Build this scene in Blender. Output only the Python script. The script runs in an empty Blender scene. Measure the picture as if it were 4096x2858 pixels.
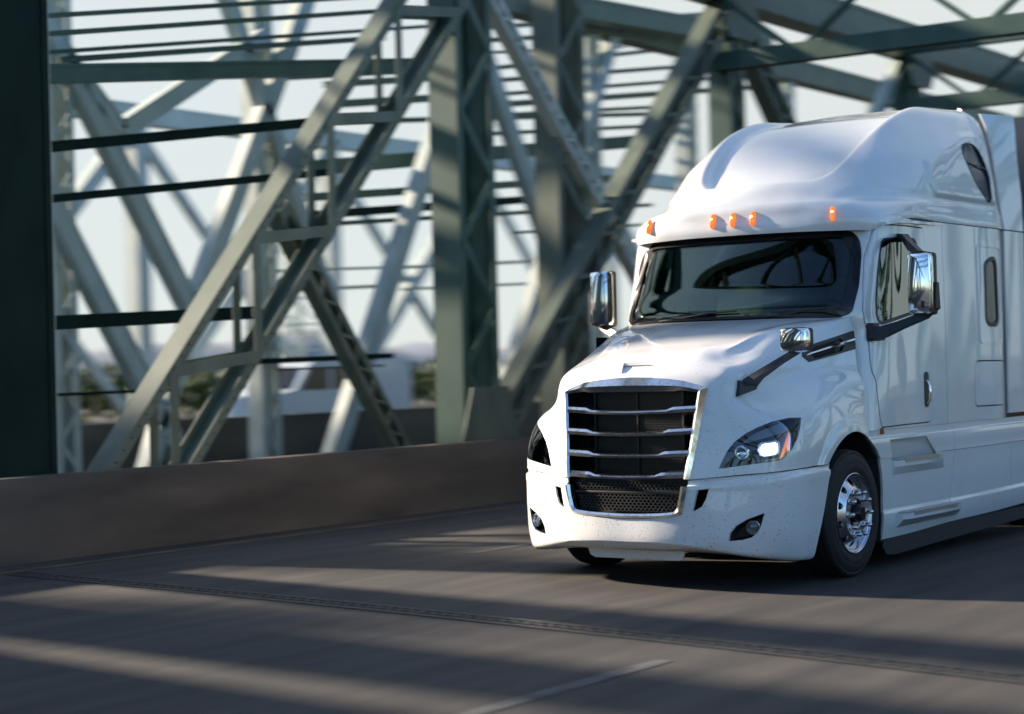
import bpy, bmesh, math, random
import numpy as np
from mathutils import Vector, Matrix
random.seed(7)
R = math.radians
C = bpy.context.scene.collection

# ------------------------------------------------------------------ camera
cam_d = bpy.data.cameras.new('camera')
cam = bpy.data.objects.new('camera', cam_d)
C.objects.link(cam)
_yaw, _pit, _rol = 0.6172252, 0.0048419, -0.024454945
_fw = Vector((-math.sin(_yaw)*math.cos(_pit), math.cos(_yaw)*math.cos(_pit), math.sin(_pit)))
_r = Vector((math.cos(_yaw), math.sin(_yaw), 0.0)); _u = _r.cross(_fw)
_r2 = _r*math.cos(_rol)+_u*math.sin(_rol); _u2 = -_r*math.sin(_rol)+_u*math.cos(_rol)
_m = Matrix((( _r2.x, _u2.x, -_fw.x), (_r2.y, _u2.y, -_fw.y), (_r2.z, _u2.z, -_fw.z)))
cam.matrix_world = Matrix.Translation((7.535525, -12.130837, 1.708773)) @ _m.to_4x4()
cam_d.sensor_width = 36.0
cam_d.sensor_fit = 'HORIZONTAL'
cam_d.lens = 65.804
cam_d.clip_end = 5000
cam_d.dof.use_dof = True
cam_d.dof.focus_distance = 14.6
cam_d.dof.aperture_fstop = 1.35
cam_d.dof.aperture_ratio = 0.33
bpy.context.scene.camera = cam

# ------------------------------------------------------------------ world
SUN_EL = R(21.0)
SUN_H = Vector((-0.982, -0.186, 0.0)).normalized()
sun_dir = Vector((SUN_H.x*math.cos(SUN_EL), SUN_H.y*math.cos(SUN_EL), math.sin(SUN_EL)))
world = bpy.data.worlds.new('World'); bpy.context.scene.world = world
world.use_nodes = True
wn = world.node_tree; wn.nodes.clear()
def WN(t, **k):
    n = wn.nodes.new(t)
    for a, b in k.items(): setattr(n, a, b)
    return n
wout = WN('ShaderNodeOutputWorld'); wbg = WN('ShaderNodeBackground')
sky = WN('ShaderNodeTexSky', sky_type='NISHITA', sun_disc=False)
sky.sun_elevation = SUN_EL
sky.sun_rotation = math.atan2(SUN_H.x, SUN_H.y)
sky.air_density = 1.0; sky.dust_density = 0.4; sky.ozone_density = 1.6
# a bright bank of thin cloud low in the sky over the far side of the bridge
tc = WN('ShaderNodeTexCoord')
dotn = WN('ShaderNodeVectorMath', operation='DOT_PRODUCT'); dotn.inputs[1].default_value = (-0.80, 0.60, 0.0)
mr = WN('ShaderNodeMapRange', interpolation_type='SMOOTHSTEP'); mr.inputs['From Min'].default_value = -0.4; mr.inputs['From Max'].default_value = 0.55
sep = WN('ShaderNodeSeparateXYZ')
mz = WN('ShaderNodeMapRange', interpolation_type='SMOOTHSTEP'); mz.inputs['From Min'].default_value = 1.3; mz.inputs['From Max'].default_value = 0.25
nz = WN('ShaderNodeTexNoise'); nz.inputs['Scale'].default_value = 2.2; nz.inputs['Detail'].default_value = 5.0
mn = WN('ShaderNodeMapRange'); mn.inputs['From Min'].default_value = 0.25; mn.inputs['From Max'].default_value = 0.6; mn.inputs['To Min'].default_value = 0.85
mul1 = WN('ShaderNodeMath', operation='MULTIPLY'); mul2 = WN('ShaderNodeMath', operation='MULTIPLY')
mixw = WN('ShaderNodeMix', data_type='RGBA')
L = wn.links.new
L(tc.outputs['Generated'], dotn.inputs[0]); L(dotn.outputs['Value'], mr.inputs['Value'])
L(tc.outputs['Generated'], sep.inputs[0]); L(sep.outputs['Z'], mz.inputs['Value'])
L(tc.outputs['Generated'], nz.inputs['Vector']); L(nz.outputs['Fac'], mn.inputs['Value'])
L(mr.outputs['Result'], mul1.inputs[0]); L(mz.outputs['Result'], mul1.inputs[1])
L(mul1.outputs[0], mul2.inputs[0]); L(mn.outputs['Result'], mul2.inputs[1])
L(mul2.outputs[0], mixw.inputs['Factor'])
tint = WN('ShaderNodeMix', data_type='RGBA', blend_type='MULTIPLY'); tint.inputs['Factor'].default_value = 1.0
tint.inputs['B'].default_value = (0.78, 0.96, 1.20, 1.0)      # a clearer, bluer winter sky than the model's
L(sky.outputs['Color'], tint.inputs['A']); L(tint.outputs['Result'], mixw.inputs['A'])
mixw.inputs['B'].default_value = (3.25, 3.45, 3.38, 1.0)
L(mixw.outputs['Result'], wbg.inputs['Color'])
wbg.inputs['Strength'].default_value = 0.076
L(wbg.outputs[0], wout.inputs[0])

sun_l = bpy.data.lights.new('sun', 'SUN'); sun_l.energy = 5.0; sun_l.angle = R(2.6); sun_l.color = (1.0, 0.85, 0.68)
sun = bpy.data.objects.new('sun', sun_l); C.objects.link(sun)
sun.rotation_euler = (-sun_dir).to_track_quat('-Z', 'Y').to_euler()
vs = bpy.context.scene.view_settings
vs.view_transform = 'Standard'; vs.look = 'None'; vs.exposure = 1.62; vs.gamma = 1.0; vs.use_curve_mapping = False
bpy.context.scene.cycles.max_bounces = 8
bpy.context.scene.cycles.transparent_max_bounces = 12
bpy.context.scene.cycles.caustics_reflective = False
bpy.context.scene.cycles.caustics_refractive = False

# ------------------------------------------------------------------ materials
def mat(name, col=(0.5, 0.5, 0.5), rough=0.5, metal=0.0, **kw):
    m = bpy.data.materials.new(name); m.use_nodes = True
    b = m.node_tree.nodes['Principled BSDF']
    b.inputs['Base Color'].default_value = (*col, 1); b.inputs['Roughness'].default_value = rough; b.inputs['Metallic'].default_value = metal
    for k, v in kw.items(): b.inputs[k.replace('_', ' ')].default_value = v
    return m
def nd(m, t, **k):
    n = m.node_tree.nodes.new(t)
    for a, b in k.items(): setattr(n, a, b)
    return n
def lk(m, a, b): m.node_tree.links.new(a, b)
def bsdf(m): return m.node_tree.nodes['Principled BSDF']
def noise_col(m, c1, c2, scale, stretch=(1, 1, 1), lo=0.35, hi=0.65, detail=6, rough=None, bump=0.0, bdist=0.01):
    g = nd(m, 'ShaderNodeTexCoord'); mp = nd(m, 'ShaderNodeMapping'); mp.inputs['Scale'].default_value = stretch
    n = nd(m, 'ShaderNodeTexNoise'); n.inputs['Scale'].default_value = scale; n.inputs['Detail'].default_value = detail
    r = nd(m, 'ShaderNodeMapRange'); r.inputs['From Min'].default_value = lo; r.inputs['From Max'].default_value = hi
    x = nd(m, 'ShaderNodeMix', data_type='RGBA'); x.inputs['A'].default_value = (*c1, 1); x.inputs['B'].default_value = (*c2, 1)
    lk(m, g.outputs['Object'], mp.inputs[0]); lk(m, mp.outputs[0], n.inputs['Vector']); lk(m, n.outputs['Fac'], r.inputs['Value'])
    lk(m, r.outputs['Result'], x.inputs['Factor']); lk(m, x.outputs['Result'], bsdf(m).inputs['Base Color'])
    if bump:
        b = nd(m, 'ShaderNodeBump'); b.inputs['Strength'].default_value = bump; b.inputs['Distance'].default_value = bdist
        lk(m, n.outputs['Fac'], b.inputs['Height']); lk(m, b.outputs[0], bsdf(m).inputs['Normal'])
    return x

def paint(name, base, bugs=True):
    m = mat(name, base, 0.3, Coat_Weight=1.0, Coat_Roughness=0.035, Specular_IOR_Level=0.5)
    g = nd(m, 'ShaderNodeTexCoord')
    # faint film of road grime
    n = nd(m, 'ShaderNodeTexNoise'); n.inputs['Scale'].default_value = 3.0; n.inputs['Detail'].default_value = 8
    r = nd(m, 'ShaderNodeMapRange'); r.inputs['From Min'].default_value = 0.45; r.inputs['From Max'].default_value = 0.8; r.inputs['To Max'].default_value = 0.35
    x = nd(m, 'ShaderNodeMix', data_type='RGBA'); x.inputs['A'].default_value = (*base, 1); x.inputs['B'].default_value = (base[0]*.78, base[1]*.74, base[2]*.68, 1)
    lk(m, g.outputs['Object'], n.inputs['Vector']); lk(m, n.outputs['Fac'], r.inputs['Value']); lk(m, r.outputs['Result'], x.inputs['Factor'])
    last = x.outputs['Result']
    if bugs:
        sp = nd(m, 'ShaderNodeSeparateXYZ'); lk(m, g.outputs['Object'], sp.inputs[0])
        mf = nd(m, 'ShaderNodeMapRange'); mf.inputs['From Min'].default_value = 0.9; mf.inputs['From Max'].default_value = 0.0
        lk(m, sp.outputs['Y'], mf.inputs['Value'])          # more dead flies the nearer the nose
        mh = nd(m, 'ShaderNodeMapRange'); mh.inputs['From Min'].default_value = 1.5; mh.inputs['From Max'].default_value = 0.6; mh.inputs['To Min'].default_value = 0.3
        lk(m, sp.outputs['Z'], mh.inputs['Value'])
        dn = nd(m, 'ShaderNodeMath', operation='MULTIPLY'); lk(m, mf.outputs[0], dn.inputs[0]); lk(m, mh.outputs[0], dn.inputs[1])
        for sc, th in ((80.0, 0.36), (36.0, 0.22)):
            wn_ = nd(m, 'ShaderNodeTexNoise'); wn_.inputs['Scale'].default_value = sc*.8
            ad = nd(m, 'ShaderNodeMix', data_type='RGBA', blend_type='ADD'); ad.inputs['Factor'].default_value = 0.012
            lk(m, g.outputs['Object'], wn_.inputs['Vector']); lk(m, g.outputs['Object'], ad.inputs['A']); lk(m, wn_.outputs['Color'], ad.inputs['B'])
            v = nd(m, 'ShaderNodeTexVoronoi'); v.inputs['Scale'].default_value = sc
            lk(m, ad.outputs['Result'], v.inputs['Vector'])
            cs = nd(m, 'ShaderNodeSeparateColor'); lk(m, v.outputs['Color'], cs.inputs[0])
            rs = nd(m, 'ShaderNodeMath', operation='MULTIPLY'); lk(m, cs.outputs[0], rs.inputs[0]); rs.inputs[1].default_value = th
            lt = nd(m, 'ShaderNodeMath', operation='LESS_THAN'); lk(m, v.outputs['Distance'], lt.inputs[0]); lk(m, rs.outputs[0], lt.inputs[1])
            g2 = nd(m, 'ShaderNodeMath', operation='MULTIPLY'); g2.inputs[1].default_value = 0.42; lk(m, dn.outputs[0], g2.inputs[0])
            lt2 = nd(m, 'ShaderNodeMath', operation='LESS_THAN'); lk(m, cs.outputs[1], lt2.inputs[0]); lk(m, g2.outputs[0], lt2.inputs[1])
            an = nd(m, 'ShaderNodeMath', operation='MULTIPLY'); lk(m, lt.outputs[0], an.inputs[0]); lk(m, lt2.outputs[0], an.inputs[1])
            x2 = nd(m, 'ShaderNodeMix', data_type='RGBA'); x2.inputs['B'].default_value = (0.10, 0.085, 0.06, 1)
            a3 = nd(m, 'ShaderNodeMath', operation='MULTIPLY'); a3.inputs[1].default_value = 0.6; lk(m, an.outputs[0], a3.inputs[0])
            lk(m, a3.outputs[0], x2.inputs['Factor']); lk(m, last, x2.inputs['A']); last = x2.outputs['Result']
    lk(m, last, bsdf(m).inputs['Base Color'])
    return m

M = {}
M['white'] = paint('white_paint', (0.80, 0.80, 0.79))
M['chrome'] = mat('chrome', (0.82, 0.83, 0.85), 0.07, 1.0)
M['chrome_dirty'] = mat('dusty_chrome', (0.75, 0.76, 0.78), 0.14, 1.0)
noise_col(M['chrome_dirty'], (0.78, 0.79, 0.81), (0.50, 0.48, 0.44), 30, lo=0.5, hi=0.75)
M['alu'] = mat('polished_aluminium', (0.66, 0.67, 0.70), 0.24, 1.0)
M['tread'] = mat('step_tread', (0.5, 0.5, 0.5), 0.4, 1.0)
M['black'] = mat('black_plastic', (0.018, 0.018, 0.02), 0.45)
M['blackgloss'] = mat('black_gloss', (0.01, 0.01, 0.012), 0.15)
M['void'] = mat('dark_cavity', (0.006, 0.006, 0.007), 0.9, Specular_IOR_Level=0.1)
M['radiator'] = mat('radiator', (0.012, 0.012, 0.013), 0.5)
M['rubber'] = mat('tyre_rubber', (0.018, 0.017, 0.017), 0.75)
noise_col(M['rubber'], (0.008, 0.008, 0.008), (0.018, 0.017, 0.016), 14, lo=0.4, hi=0.75)
M['skirt'] = mat('skirt_rubber', (0.03, 0.032, 0.036), 0.6)
M['amber'] = mat('amber_lens', (0.85, 0.22, 0.01), 0.12, Coat_Weight=1.0, Emission_Color=(1.0, 0.20, 0.01, 1), Emission_Strength=0.28)
M['amber_dim'] = mat('amber_reflector', (0.80, 0.20, 0.04), 0.2, Coat_Weight=1.0, Emission_Color=(1.0, 0.22, 0.02, 1), Emission_Strength=0.25)
M['reflector_red'] = mat('orange_reflector', (0.45, 0.10, 0.02), 0.3)
M['bulb'] = mat('lit_bulb', (1, .7, .2), 0.3, Emission_Color=(1.0, 0.62, 0.12, 1), Emission_Strength=5.0)
M['led'] = mat('lit_headlamp', (1, 1, 1), 0.3, Emission_Color=(0.93, 0.97, 1.0, 1), Emission_Strength=3.5)
M['lamp_dark'] = mat('lamp_housing', (0.03, 0.035, 0.045), 0.25)
M['lamp_grey'] = mat('lamp_light_guide', (0.28, 0.31, 0.34), 0.3, Coat_Weight=0.5)
M['dash'] = mat('dashboard', (0.11, 0.12, 0.085), 0.7)
M['cabin'] = mat('cabin_trim', (0.02, 0.021, 0.022), 0.8)
M['seat'] = mat('seat_cloth', (0.42, 0.40, 0.27), 0.9)
M['underside'] = mat('chassis_black', (0.012, 0.012, 0.013), 0.8)
M['tank'] = mat('grey_metal', (0.045, 0.06, 0.08), 0.5, 0.2)

def glass(name, tint, refl_rough=0.0, boost=1.0):
    m = bpy.data.materials.new(name); m.use_nodes = True; t = m.node_tree; t.nodes.clear()
    o = t.nodes.new('ShaderNodeOutputMaterial'); mx = t.nodes.new('ShaderNodeMixShader')
    tr = t.nodes.new('ShaderNodeBsdfTransparent'); tr.inputs[0].default_value = (*tint, 1)
    gl = t.nodes.new('ShaderNodeBsdfGlossy'); gl.inputs['Roughness'].default_value = refl_rough; gl.inputs['Color'].default_value = (1, 1, 1, 1)
    fr = t.nodes.new('ShaderNodeFresnel'); fr.inputs[0].default_value = 1.52
    mu = t.nodes.new('ShaderNodeMath'); mu.operation = 'MULTIPLY'; mu.use_clamp = True; mu.inputs[1].default_value = boost
    t.links.new(fr.outputs[0], mu.inputs[0]); t.links.new(mu.outputs[0], mx.inputs[0]); t.links.new(tr.outputs[0], mx.inputs[1]); t.links.new(gl.outputs[0], mx.inputs[2]); t.links.new(mx.outputs[0], o.inputs[0])
    return m
M['glass'] = glass('windscreen_glass', (0.50, 0.60, 0.53), boost=0.85)
M['sideglass'] = glass('side_glass', (0.45, 0.52, 0.48), boost=1.7)
M['darkglass'] = mat('dark_sleeper_glass', (0.02, 0.03, 0.05), 0.12, Specular_IOR_Level=0.8)
M['bluepane'] = mat('sky_reflection_pane', (0.10, 0.15, 0.24), 0.25, Coat_Weight=1.0, Coat_Roughness=0.08)  # blue of the mirrored sky put into the pane's colour
M['foglens'] = mat('fog_lens', (0.10, 0.11, 0.12), 0.1, Coat_Weight=1.0)
M['lens'] = glass('clear_lens', (0.93, 0.95, 0.96), boost=1.2)

M['asphalt'] = mat('asphalt', (0.07, 0.07, 0.075), 0.8)
_x = noise_col(M['asphalt'], (0.014, 0.0150, 0.0175), (0.058, 0.050, 0.044), 1.0, stretch=(3.2, 0.35, 1), lo=0.3, hi=0.7, detail=10)
def asphalt_extra(m):
    g = nd(m, 'ShaderNodeTexCoord')
    v = nd(m, 'ShaderNodeTexNoise'); v.inputs['Scale'].default_value = 160; v.inputs['Detail'].default_value = 3
    mp = nd(m, 'ShaderNodeMapping'); mp.inputs['Scale'].default_value = (1, .35, 1)
    lk(m, g.outputs['Object'], mp.inputs[0]); lk(m, mp.outputs[0], v.inputs['Vector'])
    b = nd(m, 'ShaderNodeBump'); b.inputs['Strength'].default_value = 0.55; b.inputs['Distance'].default_value = 0.006
    lk(m, v.outputs['Fac'], b.inputs['Height']); lk(m, b.outputs[0], bsdf(m).inputs['Normal'])
    x = nd(m, 'ShaderNodeMix', data_type='RGBA', blend_type='MULTIPLY'); x.inputs['Factor'].default_value = 1.0
    r = nd(m, 'ShaderNodeMapRange'); r.inputs['From Min'].default_value = 0.3; r.inputs['From Max'].default_value = 0.7; r.inputs['To Min'].default_value = 0.72; r.inputs['To Max'].default_value = 1.3
    lk(m, v.outputs['Fac'], r.inputs['Value']); lk(m, _x.outputs['Result'], x.inputs['A']); lk(m, r.outputs['Result'], x.inputs['B'])
    lk(m, x.outputs['Result'], bsdf(m).inputs['Base Color'])
asphalt_extra(M['asphalt'])
M['line_w'] = mat('worn_white_line', (0.4, 0.4, 0.4), 0.8)
noise_col(M['line_w'], (0.045, 0.045, 0.045), (0.11, 0.11, 0.11), 6, stretch=(3, .6, 1), lo=0.35, hi=0.65)
M['line_y'] = mat('worn_yellow_line', (0.4, 0.25, 0.05), 0.8)
noise_col(M['line_y'], (0.06, 0.048, 0.03), (0.16, 0.11, 0.045), 4, stretch=(3, .6, 1))
M['concrete'] = mat('stained_concrete', (0.15, 0.12, 0.09), 0.85)
noise_col(M['concrete'], (0.034, 0.028, 0.022), (0.095, 0.077, 0.058), 1.6, stretch=(1, .35, 1.5), lo=0.3, hi=0.7, detail=9, bump=0.3)
M['concrete_d'] = mat('dark_concrete', (0.05, 0.05, 0.045), 0.9)
noise_col(M['concrete_d'], (0.028, 0.031, 0.027), (0.07, 0.068, 0.058), 1.2, stretch=(1, .3, 1.5), lo=0.3, hi=0.7)
def steel(name, a, b, rough=0.5):
    m = mat(name, a, rough); noise_col(m, a, b, 2.5, stretch=(1, 1, .6), lo=0.3, hi=0.72, detail=8, bump=0.1); return m
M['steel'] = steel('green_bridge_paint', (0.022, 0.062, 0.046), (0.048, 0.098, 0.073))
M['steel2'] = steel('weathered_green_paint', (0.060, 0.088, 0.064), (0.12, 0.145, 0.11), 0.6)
M['steel3'] = steel('hazed_green_paint', (0.34, 0.40, 0.365), (0.48, 0.53, 0.49), 0.6)  # paled to put haze into the colour of distant steel
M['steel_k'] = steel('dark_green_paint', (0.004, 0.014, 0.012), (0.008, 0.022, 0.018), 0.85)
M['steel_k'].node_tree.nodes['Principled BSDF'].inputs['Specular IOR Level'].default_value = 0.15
M['joint'] = mat('joint_steel', (0.10, 0.10, 0.11), 0.6, 0.2)
noise_col(M['joint'], (0.022, 0.022, 0.023), (0.056, 0.050, 0.045), 9)
M['leaf'] = mat('hedge_leaf', (0.06, 0.09, 0.03), 0.7)
noise_col(M['leaf'], (0.035, 0.065, 0.025), (0.12, 0.15, 0.035), 1.5, lo=0.35, hi=0.65)
M['leaf_d'] = mat('dark_leaf', (0.04, 0.06, 0.03), 0.7)
noise_col(M['leaf_d'], (0.025, 0.04, 0.02), (0.06, 0.075, 0.035), 1.2)
M['bark'] = mat('bark', (0.09, 0.07, 0.055), 0.9)
noise_col(M['bark'], (0.06, 0.045, 0.035), (0.14, 0.11, 0.085), 8, stretch=(1, 1, .3))
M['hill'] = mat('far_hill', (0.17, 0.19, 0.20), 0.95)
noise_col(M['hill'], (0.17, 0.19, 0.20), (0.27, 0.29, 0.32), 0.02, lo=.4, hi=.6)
M['van'] = mat('van_white', (0.42, 0.47, 0.51), 0.3, Coat_Weight=0.6)
M['red'] = mat('red_lamp', (0.5, 0.02, 0.02), 0.3)
M['ground'] = mat('verge', (0.08, 0.085, 0.07), 0.95)
noise_col(M['ground'], (0.055, 0.06, 0.05), (0.12, 0.12, 0.10), 0.3)

# ------------------------------------------------------------------ helpers
def link_mesh(name, me, m, parent=None):
    o = bpy.data.objects.new(name, me); C.objects.link(o)
    if m is not None:
        me.materials.clear(); me.materials.append(m)
    if parent is not None: o.parent = parent
    return o
def smooth(me, ang=32):
    me.polygons.foreach_set('use_smooth', [True]*len(me.polygons))
    me.set_sharp_from_angle(angle=R(ang)); me.update()
def build(name, bm, m, parent=None, sm=32, recalc=True):
    if recalc: bmesh.ops.recalc_face_normals(bm, faces=bm.faces)
    me = bpy.data.meshes.new(name); bm.to_mesh(me); bm.free()
    if sm: smooth(me, sm)
    return link_mesh(name, me, m, parent)
def empty(name, label, cat, loc=(0, 0, 0), group=None):
    o = bpy.data.objects.new(name, None); C.objects.link(o); o.location = loc; o.empty_display_size = 0.2
    return tag(o, label, cat, group)
def tag(o, label=None, cat=None, group=None, kind=None):
    if label: o['label'] = label
    if cat: o['category'] = cat
    if group: o['group'] = group
    if kind: o['kind'] = kind
    return o
def V(*a): return Vector(a)

def box(bm, lo, hi, mtx=None, bevel=0.0):
    r = bmesh.ops.create_cube(bm, size=1.0)
    vs_ = r['verts']; lo = Vector(lo); hi = Vector(hi)
    for v in vs_:
        v.co = Vector(((v.co.x+.5)*(hi.x-lo.x)+lo.x, (v.co.y+.5)*(hi.y-lo.y)+lo.y, (v.co.z+.5)*(hi.z-lo.z)+lo.z))
    if bevel:
        es = list({e for v in vs_ for e in v.link_edges})
        rr = bmesh.ops.bevel(bm, geom=es, offset=bevel, segments=2, affect='EDGES', profile=0.6)
        vs_ = list({v for f in rr['faces'] for v in f.verts} | {v for v in vs_ if v.is_valid})
    if mtx is not None: bmesh.ops.transform(bm, matrix=mtx, verts=[v for v in vs_ if v.is_valid])
def prism(bm, poly, d, a, b):
    """extrude the closed 3-D outline along direction d from a to b"""
    d = Vector(d).normalized(); P = [Vector(p) for p in poly]; n = len(P)
    A = [bm.verts.new(p+d*a) for p in P]; B = [bm.verts.new(p+d*b) for p in P]
    bm.faces.new(A[::-1]); bm.faces.new(B)
    for i in range(n): bm.faces.new((A[i], A[(i+1) % n], B[(i+1) % n], B[i]))
def rounded(poly, r, seg=5):
    """round the corners of a 2-D outline"""
    out = []; n = len(poly)
    rr = r if isinstance(r, (list, tuple)) else [r]*n
    for i in range(n):
        p = Vector(poly[i]); a = Vector(poly[i-1]); b = Vector(poly[(i+1) % n])
        u = (a-p); v = (b-p); k = min(rr[i], u.length*.48, v.length*.48)
        if k <= 1e-4: out.append(tuple(p)); continue
        p0 = p+u.normalized()*k; p1 = p+v.normalized()*k
        for j in range(seg+1):
            t = j/seg; q = p0*(1-t)**2+p*2*t*(1-t)+p1*t*t; out.append(tuple(q))
    return out
def grow(poly, d):
    """offset a closed 2-D outline by d (outwards for d > 0)"""
    n = len(poly); P = [Vector(p[:2]) for p in poly]
    area = sum(P[i].x*P[(i+1) % n].y-P[(i+1) % n].x*P[i].y for i in range(n)); s = 1 if area > 0 else -1
    out = []
    for i in range(n):
        e0 = (P[i]-P[i-1]); e1 = (P[(i+1) % n]-P[i])
        if e0.length < 1e-7: e0 = e1
        if e1.length < 1e-7: e1 = e0
        e0 = e0.normalized(); e1 = e1.normalized()
        n0 = Vector((e0.y, -e0.x))*s; n1 = Vector((e1.y, -e1.x))*s
        b = (n0+n1)
        if b.length < 1e-6: b = n0
        b.normalize(); k = max(0.45, b.dot(n0))
        out.append(tuple(P[i]+b*d/k))
    return out
def boolean(o, cut_bm, op='DIFFERENCE'):
    """apply a boolean to o and drop the cutter"""
    bmesh.ops.recalc_face_normals(cut_bm, faces=cut_bm.faces)
    cm = bpy.data.meshes.new('cutter'); cut_bm.to_mesh(cm); cut_bm.free()
    co = bpy.data.objects.new('cutter', cm); C.objects.link(co)
    md = o.modifiers.new('b', 'BOOLEAN'); md.operation = op; md.object = co; md.solver = 'EXACT'
    apply(o); bpy.data.objects.remove(co); bpy.data.meshes.remove(cm)
def apply(o, sm=32):
    bpy.context.view_layer.update()
    dg = bpy.context.evaluated_depsgraph_get()
    me = bpy.data.meshes.new_from_object(o.evaluated_get(dg)); old = o.data; mats = [m for m in old.materials]
    o.modifiers.clear(); o.data = me; me.materials.clear()
    for m in mats: me.materials.append(m)
    if old.users == 0: bpy.data.meshes.remove(old)
    smooth(me, sm)
def tube(bm, pts, rad, seg=8, cap=True):
    P = [Vector(p) for p in pts]; rs = rad if isinstance(rad, (list, tuple)) else [rad]*len(P); rings = []
    up = None
    for i, p in enumerate(P):
        t = (P[min(i+1, len(P)-1)]-P[max(i-1, 0)]).normalized()
        if up is None: up = t.orthogonal().normalized()
        up = (up-t*up.dot(t)).normalized(); s = t.cross(up)
        rings.append([bm.verts.new(p+(up*math.cos(a)+s*math.sin(a))*rs[i]) for a in [2*math.pi*k/seg for k in range(seg)]])
    for a, b in zip(rings[:-1], rings[1:]):
        for k in range(seg): bm.faces.new((a[k], a[(k+1) % seg], b[(k+1) % seg], b[k]))
    if cap: bm.faces.new(rings[0][::-1]); bm.faces.new(rings[-1])
def sweep(bm, secs):
    """loft closed sections (lists of 3-D points)"""
    rings = [[bm.verts.new(Vector(p)) for p in s] for s in secs]; n = len(rings[0])
    for a, b in zip(rings[:-1], rings[1:]):
        for k in range(n): bm.faces.new((a[k], a[(k+1) % n], b[(k+1) % n], b[k]))
    bm.faces.new(rings[0][::-1]); bm.faces.new(rings[-1])
def lathe(bm, prof, seg, c, axis='X'):
    """prof: (offset along axis, radius)"""
    rings = []
    for (h, r) in prof:
        if r < 1e-5: rings.append([bm.verts.new(Vector(c)+Vector((h, 0, 0)))])
        else: rings.append([bm.verts.new(Vector(c)+Vector((h, r*math.cos(2*math.pi*k/seg), r*math.sin(2*math.pi*k/seg)))) for k in range(seg)])
    for a, b in zip(rings[:-1], rings[1:]):
        for k in range(seg):
            k2 = (k+1) % seg
            if len(a) == 1 and len(b) > 1: bm.faces.new((a[0], b[k], b[k2]))
            elif len(b) == 1 and len(a) > 1: bm.faces.new((a[k], b[0], a[k2]))
            elif len(a) > 1: bm.faces.new((a[k], a[k2], b[k2], b[k]))

#SURF-BEGIN
import numpy as np
def _interp(P, t, T):
    """non-uniform Catmull-Rom through P (n,...,3) at knots t, evaluated at T"""
    n = len(P); m = np.zeros_like(P)
    for i in range(1, n-1):
        h0 = t[i]-t[i-1]; h1 = t[i+1]-t[i]
        d0 = (P[i]-P[i-1])/h0; d1 = (P[i+1]-P[i])/h1
        m[i] = (d0*h1+d1*h0)/(h0+h1)
    m[0] = (P[1]-P[0])/(t[1]-t[0]); m[-1] = (P[-1]-P[-2])/(t[-1]-t[-2])
    out = []
    for x in T:
        i = min(max(int(np.searchsorted(t, x, side='right'))-1, 0), n-2); h = t[i+1]-t[i]; s = (x-t[i])/h
        out.append((2*s**3-3*s**2+1)*P[i]+(s**3-2*s**2+s)*h*m[i]+(-2*s**3+3*s**2)*P[i+1]+(s**3-s**2)*h*m[i+1])
    return np.array(out)
def surface(rows, step=0.025, mirror=True):
    """dense grid (nr, nc, 3) through the control rows (centre to right side); mirrored to the full width"""
    A = np.array([[list(p) for p in r] for r in rows], float)
    if mirror:
        B = A[:, ::-1][:, :-1].copy(); B[..., 0] *= -1; A = np.concatenate([B, A], 1)
    def knots(X):
        d = np.linalg.norm(np.diff(X, axis=0), axis=-1).mean(axis=1)
        return np.concatenate([[0], np.cumsum(np.maximum(d, .004))])
    def ts(k):
        out = []
        for a, b in zip(k[:-1], k[1:]):
            n = max(1, int(round((b-a)/step))); out += list(np.linspace(a, b, n, endpoint=False))
        return out+[k[-1]]
    kr = knots(A); G = _interp(A, kr, ts(kr))
    At = np.swapaxes(A, 0, 1); kc = knots(At)
    G = _interp(np.swapaxes(G, 0, 1), kc, ts(kc))
    return np.swapaxes(G, 0, 1)

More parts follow.
